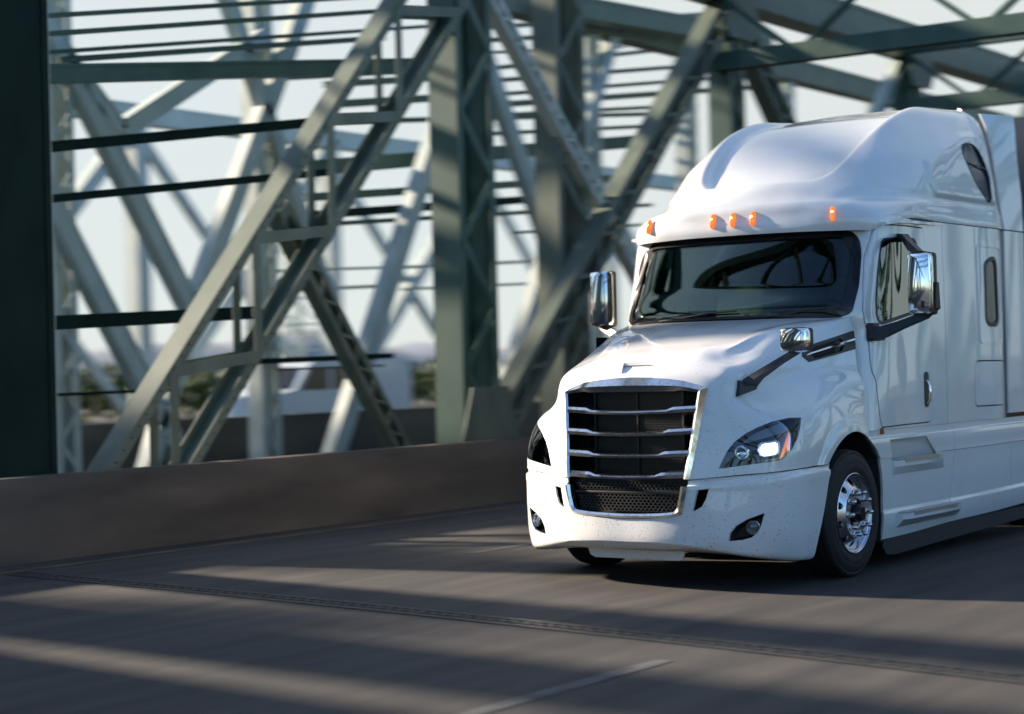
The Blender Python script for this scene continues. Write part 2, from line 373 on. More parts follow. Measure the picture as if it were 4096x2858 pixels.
HOOD = [
 [(0,-.07,.828),(.3,-.065,.83),(.55,-.045,.834),(.7,.01,.848),(.9,.1,.866),(1.08,.2,.88),(1.17,.33,.89),(1.212,.52,.898),(1.222,.854,.905),(1.222,1.25,.9),(1.21,1.64,.9)],
 [(0,-.05,1.05),(.3,-.045,1.05),(.575,0.0,1.05),(.72,.05,1.05),(.9,.125,1.05),(1.09,.23,1.05),(1.185,.38,1.05),(1.22,.6,1.05),(1.23,.9,1.05),(1.228,1.25,1.05),(1.205,1.64,1.05)],
 [(0,-.03,1.2),(.3,-.02,1.2),(.592,.04,1.2),(.725,.085,1.2),(.89,.165,1.2),(1.07,.285,1.2),(1.17,.44,1.2),(1.208,.65,1.2),(1.222,.92,1.21),(1.22,1.27,1.21),(1.195,1.64,1.21)],
 [(0,0,1.33),(.3,0.01,1.33),(.608,.07,1.33),(.73,.115,1.33),(.86,.195,1.325),(1.0,.325,1.315),(1.11,.5,1.32),(1.17,.71,1.34),(1.195,.97,1.365),(1.198,1.28,1.37),(1.19,1.64,1.37)],
 [(0,.04,1.45),(.3,.04,1.45),(.622,.1,1.45),(.735,.15,1.45),(.815,.24,1.435),(.89,.38,1.41),(.985,.58,1.425),(1.06,.79,1.45),(1.12,1.03,1.485),(1.155,1.3,1.505),(1.185,1.64,1.5)],
 [(0,.075,1.6),(.3,.08,1.585),(.634,.125,1.53),(.745,.18,1.53),(.815,.28,1.52),(.855,.42,1.51),(.91,.62,1.53),(.965,.83,1.56),(1.03,1.05,1.59),(1.08,1.32,1.61),(1.13,1.66,1.61)],
 [(0,.115,1.645),(.3,.12,1.64),(.6,.155,1.605),(.73,.205,1.6),(.80,.31,1.6),(.85,.45,1.61),(.895,.65,1.64),(.945,.86,1.67),(1.0,1.08,1.70),(1.05,1.35,1.73),(1.10,1.69,1.75)],
 [(0,.17,1.703),(.3,.19,1.70),(.56,.225,1.675),(.69,.265,1.66),(.775,.365,1.66),(.825,.5,1.68),(.872,.69,1.72),(.925,.9,1.77),(.98,1.12,1.81),(1.035,1.39,1.855),(1.085,1.71,1.90)],
 [(0,.30,1.762),(.3,.31,1.758),(.50,.33,1.74),(.61,.375,1.715),(.70,.48,1.72),(.765,.62,1.755),(.815,.79,1.81),(.875,.98,1.86),(.945,1.2,1.91),(1.01,1.44,1.95),(1.065,1.70,1.985)],
 [(0,.46,1.812),(.25,.46,1.808),(.44,.45,1.795),(.56,.487,1.777),(.64,.63,1.80),(.71,.79,1.85),(.77,.95,1.90),(.835,1.12,1.94),(.92,1.34,1.985),(.99,1.52,2.005),(1.05,1.70,2.025)],
 [(0,.66,1.868),(.23,.66,1.866),(.42,.65,1.855),(.575,.64,1.836),(.637,.80,1.89),(.69,.95,1.93),(.74,1.11,1.966),(.80,1.26,1.985),(.87,1.42,2.005),(.95,1.57,2.02),(1.04,1.70,2.033)],
 [(0,1.0,1.953),(.2,1.0,1.95),(.36,1.0,1.948),(.49,1.0,1.94),(.56,1.08,1.953),(.62,1.17,1.968),(.68,1.28,1.985),(.75,1.38,2.0),(.84,1.5,2.015),(.93,1.6,2.026),(1.032,1.706,2.037)],
 [(0,1.46,2.04),(.2,1.465,2.04),(.36,1.475,2.04),(.46,1.485,2.04),(.55,1.505,2.04),(.63,1.53,2.04),(.71,1.56,2.04),(.79,1.595,2.04),(.87,1.635,2.04),(.95,1.675,2.04),(1.03,1.712,2.04)],
]
BUMPER = [
 [(0,.16,.27),(.3,.17,.27),(.55,.2,.265),(.72,.24,.255),(.88,.3,.235),(.99,.37,.22),(1.06,.45,.21),(1.1,.52,.20),(1.12,.58,.20),(1.12,.66,.20)],
 [(0,-.035,.305),(.3,-.03,.303),(.55,.02,.298),(.72,.065,.285),(.9,.135,.26),(1.03,.225,.24),(1.11,.33,.225),(1.155,.43,.217),(1.178,.53,.212),(1.19,.65,.208)],
 [(0,-.09,.352),(.3,-.085,.35),(.55,-.045,.335),(.64,-.01,.32),(.87,.085,.285),(1.035,.185,.268),(1.12,.29,.258),(1.17,.41,.25),(1.195,.53,.245),(1.205,.665,.24)],
 [(0,-.098,.37),(.3,-.094,.37),(.55,-.052,.362),(.7,-.003,.35),(.88,.075,.34),(1.045,.175,.335),(1.135,.28,.33),(1.185,.4,.33),(1.207,.53,.33),(1.214,.70,.33)],
 [(0,-.102,.55),(.3,-.098,.55),(.55,-.062,.55),(.7,-.01,.55),(.88,.068,.55),(1.055,.165,.55),(1.148,.27,.55),(1.198,.4,.55),(1.218,.56,.55),(1.224,.80,.55)],
 [(0,-.10,.74),(.3,-.096,.74),(.55,-.066,.745),(.7,.0,.75),(.88,.078,.76),(1.06,.17,.77),(1.155,.275,.775),(1.205,.405,.78),(1.225,.58,.785),(1.23,.89,.79)],
 [(0,-.098,.775),(.3,-.094,.775),(.55,-.064,.785),(.7,.003,.80),(.88,.08,.815),(1.06,.172,.828),(1.158,.277,.837),(1.208,.41,.845),(1.229,.6,.85),(1.232,.915,.856)],
 [(0,-.076,.787),(.3,-.072,.787),(.55,-.046,.797),(.7,.018,.812),(.88,.094,.827),(1.055,.186,.84),(1.148,.288,.849),(1.196,.414,.856),(1.217,.6,.862),(1.221,.905,.868)],
 [(0,-.074,.818),(.3,-.07,.82),(.55,-.046,.824),(.7,.014,.838),(.89,.1,.856),(1.07,.197,.87),(1.16,.318,.88),(1.204,.49,.888),(1.217,.68,.892),(1.22,.925,.898)],
]
CAB = [
 [(0,1.65,1.12),(.4,1.65,1.12),(.8,1.67,1.12),(1.02,1.69,1.12),(1.14,1.71,1.12),(1.185,1.78,1.12),(1.2,1.95,1.12),(1.205,2.5,1.12),(1.205,3.2,1.12),(1.2,4.0,1.12),(1.2,4.66,1.12),(1.175,4.76,1.12)],
 [(0,1.65,1.5),(.4,1.65,1.5),(.8,1.67,1.5),(1.0,1.69,1.5),(1.12,1.73,1.5),(1.168,1.81,1.5),(1.195,1.98,1.5),(1.205,2.5,1.5),(1.205,3.2,1.5),(1.205,4.0,1.5),(1.2,4.66,1.5),(1.175,4.76,1.5)],
 [(0,1.55,1.95),(.4,1.57,1.95),(.75,1.63,1.95),(.95,1.70,1.95),(1.06,1.765,1.95),(1.122,1.85,1.95),(1.165,2.02,1.95),(1.19,2.5,1.95),(1.2,3.2,1.95),(1.205,4.0,1.95),(1.2,4.66,1.95),(1.175,4.76,1.95)],
 [(0,1.48,2.04),(.4,1.50,2.04),(.74,1.565,2.04),(.94,1.64,2.04),(1.045,1.73,2.04),(1.115,1.83,2.04),(1.16,2.04,2.04),(1.188,2.5,2.04),(1.2,3.2,2.04),(1.205,4.0,2.04),(1.2,4.66,2.04),(1.175,4.76,2.04)],
 [(0,1.60,2.3),(.4,1.62,2.3),(.73,1.68,2.3),(.92,1.75,2.3),(1.025,1.835,2.3),(1.108,1.895,2.3),(1.16,2.1,2.3),(1.185,2.5,2.3),(1.198,3.2,2.3),(1.205,4.0,2.3),(1.2,4.66,2.3),(1.175,4.76,2.3)],
 [(0,1.735,2.6),(.4,1.755,2.6),(.71,1.81,2.6),(.895,1.875,2.6),(.998,1.955,2.6),(1.10,1.975,2.6),(1.16,2.15,2.6),(1.182,2.5,2.6),(1.196,3.2,2.6),(1.202,4.0,2.6),(1.2,4.66,2.6),(1.175,4.76,2.6)],
 [(0,1.81,2.76),(.4,1.83,2.76),(.70,1.88,2.76),(.88,1.945,2.76),(.985,2.01,2.76),(1.098,2.03,2.76),(1.16,2.18,2.76),(1.182,2.5,2.76),(1.196,3.2,2.76),(1.202,4.0,2.76),(1.2,4.66,2.76),(1.175,4.76,2.76)],
 [(0,1.86,2.86),(.4,1.88,2.86),(.69,1.93,2.86),(.87,2.0,2.86),(.98,2.07,2.86),(1.09,2.08,2.86),(1.16,2.22,2.86),(1.185,2.5,2.86),(1.197,3.2,2.86),(1.202,4.0,2.86),(1.2,4.66,2.86),(1.175,4.76,2.86)],
]
ROOF = [
 [(0,1.735,2.755),(.3,1.75,2.755),(.6,1.785,2.753),(.8,1.835,2.75),(.97,1.90,2.748),(1.118,2.022,2.748),(1.178,2.2,2.80),(1.2,2.6,2.868),(1.203,3.2,2.868),(1.205,4.0,2.868),(1.203,4.70,2.868),(1.175,4.78,2.868)],
 [(0,1.728,2.78),(.3,1.742,2.78),(.6,1.778,2.778),(.8,1.822,2.775),(.97,1.89,2.775),(1.123,2.015,2.775),(1.182,2.2,2.825),(1.203,2.6,2.885),(1.206,3.2,2.885),(1.208,4.0,2.885),(1.206,4.70,2.885),(1.178,4.78,2.885)],
 [(0,1.745,2.885),(.3,1.758,2.885),(.6,1.79,2.885),(.8,1.822,2.885),(.95,1.88,2.885),(1.10,2.01,2.885),(1.168,2.25,2.92),(1.195,2.65,2.95),(1.2,3.2,2.96),(1.2,4.0,2.96),(1.197,4.70,2.96),(1.17,4.78,2.96)],
 [(0,1.775,2.99),(.3,1.79,2.99),(.6,1.835,2.99),(.8,1.91,2.99),(.93,2.02,2.995),(1.04,2.20,3.0),(1.135,2.47,3.01),(1.18,2.8,3.02),(1.19,3.25,3.03),(1.19,4.0,3.03),(1.185,4.68,3.03),(1.16,4.77,3.03)],
 [(0,1.786,3.0),(.3,1.801,3.0),(.6,1.848,3.0),(.79,1.925,3.001),(.92,2.04,3.003),(1.03,2.222,3.008),(1.128,2.485,3.016),(1.177,2.812,3.025),(1.188,3.26,3.035),(1.19,4.0,3.035),(1.184,4.68,3.035),(1.159,4.77,3.035)],
 [(0,1.825,3.02),(.3,1.84,3.02),(.6,1.89,3.02),(.78,1.97,3.022),(.90,2.10,3.025),(1.0,2.28,3.03),(1.10,2.53,3.035),(1.165,2.85,3.04),(1.18,3.3,3.05),(1.185,4.0,3.05),(1.18,4.68,3.05),(1.155,4.77,3.05)],
 [(0,1.98,3.15),(.3,2.01,3.15),(.55,2.09,3.155),(.75,2.19,3.155),(.89,2.27,3.15),(1.0,2.41,3.15),(1.08,2.62,3.15),(1.145,2.93,3.15),(1.165,3.35,3.15),(1.17,4.0,3.15),(1.165,4.67,3.15),(1.14,4.76,3.15)],
 [(0,2.07,3.205),(.3,2.11,3.21),(.551,2.20,3.215),(.73,2.27,3.22),(.87,2.34,3.22),(.98,2.47,3.22),(1.065,2.68,3.22),(1.135,2.98,3.22),(1.158,3.38,3.22),(1.163,4.0,3.22),(1.158,4.67,3.22),(1.133,4.76,3.22)],
 [(0,2.46,3.385),(.3,2.46,3.39),(.55,2.475,3.40),(.69,2.49,3.41),(.84,2.54,3.41),(.94,2.64,3.41),(1.03,2.84,3.41),(1.105,3.12,3.40),(1.135,3.5,3.40),(1.142,4.0,3.40),(1.137,4.66,3.40),(1.112,4.75,3.40)],
 [(0,2.78,3.595),(.3,2.78,3.60),(.58,2.79,3.61),(.735,2.81,3.62),(.83,2.87,3.62),(.91,2.99,3.62),(.985,3.19,3.61),(1.06,3.43,3.60),(1.10,3.75,3.60),(1.112,4.15,3.60),(1.105,4.65,3.60),(1.08,4.74,3.60)],
 [(0,3.15,3.785),(.3,3.15,3.79),(.6,3.15,3.795),(.745,3.165,3.80),(.825,3.23,3.80),(.88,3.36,3.79),(.94,3.54,3.775),(1.0,3.76,3.77),(1.045,4.0,3.77),(1.065,4.3,3.77),(1.065,4.63,3.77),(1.045,4.73,3.77)],
 [(0,3.6,3.945),(.3,3.6,3.945),(.6,3.6,3.94),(.735,3.62,3.94),(.80,3.67,3.935),(.845,3.76,3.925),(.89,3.88,3.91),(.94,4.05,3.90),(.975,4.22,3.90),(.995,4.42,3.90),(1.0,4.62,3.905),(.985,4.72,3.905)],
 [(0,4.1,4.025),(.3,4.1,4.025),(.52,4.1,4.015),(.64,4.11,4.01),(.70,4.14,4.0),(.75,4.2,3.995),(.79,4.28,3.99),(.83,4.38,3.985),(.86,4.46,3.985),(.88,4.55,3.985),(.89,4.64,3.985),(.885,4.70,3.985)],
 [(0,4.70,4.06),(.2,4.70,4.06),(.4,4.70,4.05),(.5,4.70,4.045),(.57,4.70,4.04),(.63,4.70,4.035),(.68,4.70,4.03),(.73,4.70,4.02),(.77,4.70,4.015),(.81,4.70,4.01),(.84,4.70,4.0),(.87,4.70,3.99)],
]
SKIRT = [
 [(1.199,1.6,1.118),(1.199,2.4,1.118),(1.199,3.3,1.118),(1.199,4.2,1.118),(1.199,5.4,1.118)],
 [(1.199,1.6,1.075),(1.199,2.4,1.075),(1.199,3.3,1.075),(1.199,4.2,1.075),(1.199,5.4,1.075)],
 [(1.2,1.6,1.062),(1.2,2.4,1.062),(1.2,3.3,1.062),(1.2,4.2,1.062),(1.2,5.4,1.062)],
 [(1.211,1.6,1.052),(1.211,2.4,1.052),(1.211,3.3,1.052),(1.211,4.2,1.052),(1.211,5.4,1.052)],
 [(1.213,1.6,1.03),(1.213,2.4,1.03),(1.213,3.3,1.03),(1.213,4.2,1.03),(1.213,5.4,1.03)],
 [(1.214,1.6,0.905),(1.214,2.4,0.903),(1.214,3.3,0.9),(1.214,4.2,0.9),(1.214,5.4,0.905)],
 [(1.2145,1.6,0.894),(1.2145,2.4,0.892),(1.2145,3.3,0.889),(1.2145,4.2,0.889),(1.2145,5.4,0.894)],
 [(1.208,1.6,0.886),(1.208,2.4,0.884),(1.208,3.3,0.881),(1.208,4.2,0.881),(1.208,5.4,0.886)],
 [(1.2075,1.6,0.87),(1.2075,2.4,0.868),(1.2075,3.3,0.865),(1.2075,4.2,0.865),(1.2075,5.4,0.87)],
 [(1.2085,1.6,0.66),(1.2085,2.4,0.66),(1.2085,3.3,0.66),(1.2085,4.2,0.66),(1.2085,5.4,0.66)],
 [(1.2065,1.6,0.48),(1.2065,2.4,0.48),(1.2065,3.3,0.48),(1.2065,4.2,0.485),(1.2065,5.4,0.5)],
 [(1.2065,1.6,0.458),(1.2065,2.4,0.458),(1.2065,3.3,0.46),(1.2065,4.2,0.467),(1.2065,5.4,0.485)],
 [(1.2125,1.6,0.447),(1.2125,2.4,0.447),(1.2125,3.3,0.449),(1.2125,4.2,0.456),(1.2125,5.4,0.474)],
 [(1.2125,1.6,0.43),(1.2125,2.4,0.43),(1.2125,3.3,0.432),(1.2125,4.2,0.44),(1.2125,5.4,0.458)],
 [(1.206,1.6,0.32),(1.206,2.4,0.32),(1.206,3.3,0.33),(1.206,4.2,0.34),(1.206,5.4,0.36)],
 [(1.192,1.6,0.235),(1.192,2.4,0.24),(1.192,3.3,0.265),(1.192,4.2,0.275),(1.192,5.4,0.3)],
]
#SURF-END

def smoothstep(a, b, x):
    t = np.clip((x-a)/(b-a), 0, 1); return t*t*(3-2*t)
def sdf(poly, Y, Z):
    """signed distance (inside positive) to a polygon for arrays Y, Z"""
    n = len(poly); D = np.full(Y.shape, 1e9); ins = np.zeros(Y.shape, bool)
    for i in range(n):
        (ax, ay), (bx, by) = poly[i], poly[(i+1) % n]
        t = np.clip(((Y-ax)*(bx-ax)+(Z-ay)*(by-ay))/((bx-ax)**2+(by-ay)**2+1e-12), 0, 1)
        D = np.minimum(D, np.hypot(Y-ax-t*(bx-ax), Z-ay-t*(by-ay)))
        c_ = ((ay > Z) != (by > Z)) & (Y < (bx-ax)*(Z-ay)/(by-ay+1e-12)+ax); ins ^= c_
    return np.where(ins, D, -D)
def normals(G):
    du = np.gradient(G, axis=0); dv = np.gradient(G, axis=1); n = np.cross(dv, du)
    n /= (np.linalg.norm(n, axis=-1, keepdims=True)+1e-12)
    ctr = np.array([0, 3.2, 1.4]); s = np.sign(((G-ctr)*n).sum())
    return n*(s if s else 1)
def solid(name, G, off, th, m, parent=None, sm=32):
    N = normals(G); O = G+N*off; I = O-N*th; nr, nc = G.shape[:2]
    vs_ = np.concatenate([O.reshape(-1, 3), I.reshape(-1, 3)]).tolist(); k = nr*nc; f = []
    for i in range(nr-1):
        for j in range(nc-1):
            a, b, c, d = i*nc+j, i*nc+j+1, (i+1)*nc+j+1, (i+1)*nc+j
            f.append((a, b, c, d)); f.append((k+d, k+c, k+b, k+a))
    for j in range(nc-1):
        f.append((j+1, j, k+j, k+j+1)); e = (nr-1)*nc; f.append((e+j, e+j+1, k+e+j+1, k+e+j))
    for i in range(nr-1):
        a, b = i*nc, (i+1)*nc; f.append((a, b, k+b, k+a)); a += nc-1; b += nc-1; f.append((b, a, k+a, k+b))
    bm = bmesh.new(); VV = [bm.verts.new(v) for v in vs_]
    for q in f:
        try: bm.faces.new([VV[i] for i in q])
        except ValueError: pass
    bmesh.ops.remove_doubles(bm, verts=bm.verts, dist=1e-5)
    return build(name, bm, m, parent, sm)
def yz(poly, s=1): return [(0, p[0], p[1]) for p in poly]
def side_cut(bm, poly, s, a=0.6, b=1.6): prism(bm, yz(poly), (s, 0, 0), a, b)
def front_cut(bm, poly, a=-0.5, b=1.0): prism(bm, [(p[0], 0, p[1]) for p in poly], (0, 1, 0), a, b)
def mirx(bm, s):
    if s < 0: bmesh.ops.scale(bm, vec=(-1, 1, 1), verts=bm.verts)
def cols(G, test):
    idx = [j for j in range(G.shape[1]) if test(G[G.shape[0]//2, j])]
    return G[:, idx[0]:idx[-1]+1]
def rows_(G, z0, z1):
    idx = [i for i in range(G.shape[0]) if z0 <= G[i, G.shape[1]//2, 2] <= z1]; return G[idx[0]:idx[-1]+1]

GH = surface(HOOD, .022); GB = surface(BUMPER, .022); GC = surface(CAB, .04); GR = surface(ROOF, .024)[:-1, 2:-2]
# rolled lip round the wheel arch
_d = np.hypot(GH[..., 1]-1.35, GH[..., 2]-.49)
GH[..., 0] += np.sign(GH[..., 0])*0.020*smoothstep(.755, .715, _d)*(np.abs(GH[..., 0]) > 1.0)
# blister round the upper sleeper window, and a dished panel between the two roof ridges
_bl = [(3.10, 3.20), (3.13, 3.40), (3.5, 3.565), (3.985, 3.715), (4.34, 3.75), (4.52, 3.66), (4.58, 3.45), (4.6, 3.2), (4.6, 3.08), (3.2, 3.08)]
_s = sdf(_bl, GR[..., 1], GR[..., 2])
GR[..., 0] += np.sign(GR[..., 0])*0.028*smoothstep(-.02, .05, _s)*(np.abs(GR[..., 0]) > .9)
_rl = [(3.235, .54), (3.30, .62), (3.405, .68), (3.51, .707), (3.62, .73), (3.71, .742), (3.80, .75), (3.90, .757), (3.96, .75), (4.1, .72)]
_rz = np.array([a for a, b in _rl]); _rv = np.array([b for a, b in _rl])
_edge = np.interp(GR[..., 2], _rz, _rv, left=0, right=.6)
_in = smoothstep(.0, .05, _edge-np.abs(GR[..., 0]))*smoothstep(3.20, 3.265, GR[..., 2])*smoothstep(4.6, 3.7, GR[..., 1])
for _k in range(5):
    _p = np.pad(_in, 1, mode='edge'); _in = (_p[:-2, 1:-1]+_p[2:, 1:-1]+_p[1:-1, :-2]+_p[1:-1, 2:]+2*_p[1:-1, 1:-1])/6
GR -= normals(GR)*(.075*_in)[..., None]

# ================================================================== THE TRUCK
truck = empty('semi_truck', 'white sleeper-cab semi truck with chrome grille and lit headlight driving along the bridge road', 'truck')
T = truck

# ---- hood with fenders
hood = solid('hood', GH, 0, .022, M['white'], T)
bm = bmesh.new()
grille_out = [(.541, .80), (.541, .836), (.572, 1.05), (.598, 1.3), (.622, 1.505), (.439, 1.558), (.2, 1.582), (0, 1.588), (-.2, 1.582), (-.439, 1.558), (-.622, 1.505), (-.598, 1.3), (-.572, 1.05), (-.541, .836), (-.541, .80)]
front_cut(bm, grille_out, -.4, .35)
boolean(hood, bm)
for s in (1, -1):
    bm = bmesh.new()
    circ = [(1.35+.642*math.cos(t), .49+.642*math.sin(t)) for t in [2*math.pi*k/72 for k in range(72)]]
    side_cut(bm, circ, s, .5, 1.6); boolean(hood, bm)
HD = Vector((.62, -.785, 0)).normalized()
hl = [(1.172, .558, 1.271), (1.188, .513, 1.207), (1.194, .447, 1.123), (1.186, .383, 1.048), (1.171, .334, 1.007), (1.142, .276, .966), (1.008, .161, .946), (.747, .038, .911), (.773, .058, .975), (.801, .081, 1.043), (.844, .113, 1.107), (.914, .168, 1.17), (.982, .225, 1.211), (1.055, .311, 1.25), (1.125, .441, 1.273)]
for s in (1, -1):
    bm = bmesh.new(); prism(bm, [(p[0]*s, p[1], p[2]) for p in hl], (HD.x*s, HD.y, 0), -.12, .25); boolean(hood, bm)
scoop = [(-.149, 1.60), (.149, 1.60)]
bm = bmesh.new(); prism(bm, [(-.15, .193, 0), (.15, .193, 0), (.118, .098, 0), (-.118, .098, 0)], (0, 0, 1), 1.55, 1.85); boolean(hood, bm)
bm = bmesh.new(); sweep(bm, [[(-.16, .215, 1.692), (-.16, .105, 1.622), (-.16, .105, 1.600), (-.16, .215, 1.650)], [(.16, .215, 1.692), (.16, .105, 1.622), (.16, .105, 1.600), (.16, .215, 1.650)]])
build('badge_recess', bm, M['white'], hood)

# ---- bumper
bumper = solid('bumper', GB, 0, .022, M['white'], T)
low_out = [(-.535, .95), (-.535, .775), (-.505, .62), (-.485, .575), (-.43, .556), (-.2, .538), (0, .534), (.2, .538), (.43, .556), (.485, .575), (.505, .62), (.535, .775), (.535, .95)]
bm = bmesh.new(); front_cut(bm, low_out, -.4, .3); boolean(bumper, bm)
bvent = [(.606, .756), (.686, .764), (.668, .693), (.64, .635), (.60, .61), (.570, .597)]
fog = [(1.055, .583), (1.028, .481), (1.007, .439), (.969, .403), (.904, .386), (.813, .377), (.826, .436), (.865, .489), (.941, .537)]
for s in (1, -1):
    bm = bmesh.new(); front_cut(bm, [(p[0]*s, p[1]) for p in bvent], -.3, .4); boolean(bumper, bm)
    bm = bmesh.new(); prism(bm, [(p[0]*s, 0, p[1]) for p in fog], (0, 1, 0), -.3, .45); boolean(bumper, bm)
bm = bmesh.new()
prism(bm, [(-.48, .12, .285), (.40, .12, .285), (.37, .13, .215), (.33, .135, .205), (-.42, .135, .205), (-.46, .13, .225)], (0, 1, 0), 0, .012)
build('bumper_valance', bm, M['white'], bumper)
for s in (1, -1):
    # cavity behind the brake-duct slot
    bm = bmesh.new()
    sweep(bm, [[(s*p[0], .02, p[1]) for p in grow(bvent, .012)], [(s*p[0], .16, p[1]) for p in grow(bvent, .012)]])
    bmesh.ops.delete(bm, geom=[f for f in bm.faces if len(f.verts) > 4 and f.calc_center_median().y < .05], context='FACES')
    build('brake_duct', bm, M['void'], bumper)
    # fog lamp
    fl = [(p[0]*s, .11+.62*(p[0]-.8)**1.0*.42, p[1]) for p in fog]
    def fp(p, dy): return (p[0]*s, .045+.5*(p[0]-.8)+dy, p[1])
    bm = bmesh.new(); secs = [[fp(p, .010) for p in grow(fog, .004)], [fp(p, .03) for p in grow(fog, -.004)], [fp(p, .05) for p in grow(fog, -.02)]]
    rings = [[bm.verts.new(q) for q in sc] for sc in secs]
    for a, b in zip(rings[:-1], rings[1:]):
        for k in range(len(a)): bm.faces.new((a[k], a[(k+1) % len(a)], b[(k+1) % len(a)], b[k]))
    bm.faces.new(rings[-1])
    f = build('fog_light', bm, M['blackgloss'], T)
    c_ = Vector((s*.972, .135, .476)); dv = Vector((s*.35, -.93, 0)).normalized()
    rot = dv.to_track_quat('X', 'Z').to_matrix().to_4x4()
    bm = bmesh.new(); lathe(bm, [(-.03, .052), (.0, .052), (.004, .047), (-.004, .043), (-.02, .035)], 28, (0, 0, 0)); bmesh.ops.transform(bm, matrix=Matrix.Translation(c_) @ rot, verts=bm.verts)
    build('bezel', bm, M['alu'], f)
    bm = bmesh.new(); lathe(bm, [(-.022, .040), (-.014, .03), (-.010, .0)], 28, (0, 0, 0)); bmesh.ops.transform(bm, matrix=Matrix.Translation(c_) @ rot, verts=bm.verts)
    build('lens', bm, M['foglens'], f)

# ---- headlights
def off(pts, o, s): return [((p[0]-HD.x*o)*s, p[1]-HD.y*o, p[2]) for p in pts]
def scale_pts(pts, k):
    c_ = sum((Vector(p) for p in pts), Vector())/len(pts); return [tuple(c_+(Vector(p)-c_)*k) for p in pts]
def offset3(pts, d):
    """inset a roughly planar outline"""
    ax = Vector((HD.y*-1, HD.x, 0)).normalized(); P2 = [(Vector(p).dot(ax), p[2]) for p in pts]; Q = grow(P2, d)
    return [tuple(Vector(p)+ax*(q[0]-a[0])+Vector((0, 0, q[1]-a[1]))) for p, q, a in zip(pts, Q, P2)]
for s in (1, -1):
    bm = bmesh.new(); secs = [off(offset3(hl, .003), .004, s), off(offset3(hl, -.012), .012, s), off(offset3(hl, -.02), .05, s), off(scale_pts(hl, .82), .13, s)]
    rings = [[bm.verts.new(q) for q in sc] for sc in secs]
    for a, b in zip(rings[:-1], rings[1:]):
        for k in range(len(a)): bm.faces.new((a[k], a[(k+1) % len(a)], b[(k+1) % len(a)], b[k]))
    bm.faces.new(rings[-1])
    H = build('headlight', bm, M['lamp_dark'], T, 25)
    led = [(1.01, .193, 1.085), (1.03, .205, 1.098), (1.118, .29, 1.11), (1.135, .301, 1.10), (1.142, .296, 1.06), (1.139, .28, 1.015), (1.12, .25, 1.0), (1.06, .19, .99), (1.03, .175, 1.0), (1.008, .178, 1.04)]
    led = scale_pts(led, .70)
    bm = bmesh.new(); prism(bm, off(led, .052, s), (HD.x*s, HD.y, 0), 0, .012)
    build('lamp', bm, M['led'], H)
    bm = bmesh.new(); sweep(bm, [off(scale_pts(led, 1.38), .07, s), off(scale_pts(led, 1.38), .056, s)]); build('lamp_surround', bm, M['alu'], H)
    c0 = (.905, .13, 1.025)
    pr = [(c0[0]+.052*math.cos(t)*.8, c0[1]+.052*math.cos(t)*.55, c0[2]+.05*math.sin(t)) for t in [2*math.pi*k/24 for k in range(24)]]
    bm = bmesh.new(); rings = [[bm.verts.new(q) for q in off(scale_pts(pr, k), o, s)] for k, o in ((1.08, .038), (1.0, .036), (.7, .07), (.2, .085))]
    for a, b in zip(rings[:-1], rings[1:]):
        for k in range(24): bm.faces.new((a[k], a[(k+1) % 24], b[(k+1) % 24], b[k]))
    bm.faces.new(rings[-1]); build('reflector', bm, M['chrome'], H)
    drl = [(.899, .137, 1.095), (.93, .16, 1.128), (.98, .205, 1.168), (1.066, .287, 1.212), (1.11, .35, 1.235), (1.150, .445, 1.243), (1.148, .40, 1.20), (1.132, .34, 1.163), (1.08, .28, 1.145), (1.0, .205, 1.118), (.94, .16, 1.10)]
    bm = bmesh.new(); prism(bm, off(drl, .03, s), (HD.x*s, HD.y, 0), 0, .008); build('light_guide', bm, M['lamp_grey'], H)
    am = [(1.168, .52, 1.252), (1.182, .47, 1.17), (1.172, .38, 1.06), (1.145, .29, .995), (1.138, .27, .985), (1.146, .30, 1.04), (1.156, .345, 1.12), (1.16, .40, 1.185), (1.160, .47, 1.24)]
    bm = bmesh.new(); prism(bm, off(scale_pts(am, 1.06), .014, s), (HD.x*s, HD.y, 0), 0, .006); build('turn_signal', bm, M['amber_dim'], H)
    sub = cols(GH, lambda p: .66 < s*p[0] and p[1] < .8); sub = rows_(sub, .86, 1.36)
    ln = solid('lens', sub, -.002, .003, M['lens'], H)
    bm = bmesh.new(); prism(bm, off(offset3(hl, -.002), 0, s), (HD.x*s, HD.y, 0), -.12, .2); boolean(ln, bm, 'INTERSECT')

# ---- grille
GO = [(.549, -.047, .836), (.566, -.02, .95), (.583, .012, 1.08), (.600, .048, 1.24), (.616, .085, 1.38), (.632, .118, 1.514), (.54, .095, 1.541), (.44, .082, 1.568), (.3, .077, 1.585), (.15, .073, 1.596), (0, .071, 1.60)]
GI = [(.505, -.061, .839), (.520, -.045, .94), (.536, -.012, 1.07), (.553, .012, 1.23), (.569, .035, 1.37), (.583, .052, 1.481), (.505, .056, 1.490), (.42, .05, 1.498), (.385, .05, 1.490), (.2, .05, 1.489), (0, .05, 1.489)]
def crest(o, i, k):
    a = Vector(o); b = Vector(i); t = .55; p = a.lerp(b, t); p.y = min(a.y, b.y)-.012-(.012 if k >= 7 else 0); return p
half = []
for k, (o, i) in enumerate(zip(GO, GI)):
    o = Vector(o); i = Vector(i); c_ = crest(o, i, k)
    half.append([o+V(0, .06, 0), o+V(0, -.006, 0), c_, i+V(0, -.004, 0), i+V(0, .07, 0)])
full = half + [[V(-p.x, p.y, p.z) for p in sec] for sec in half[-2::-1]]
bm = bmesh.new(); sweep(bm, full)
grille = build('grille', bm, M['chrome_dirty'], T, 20)
bars = [(1.336, .572, .024, 1.318, -.03), (1.17, .554, -.01, 1.154, -.052), (1.005, .534, -.036, .99, -.078), (.845, .505, -.056, .832, -.106)]
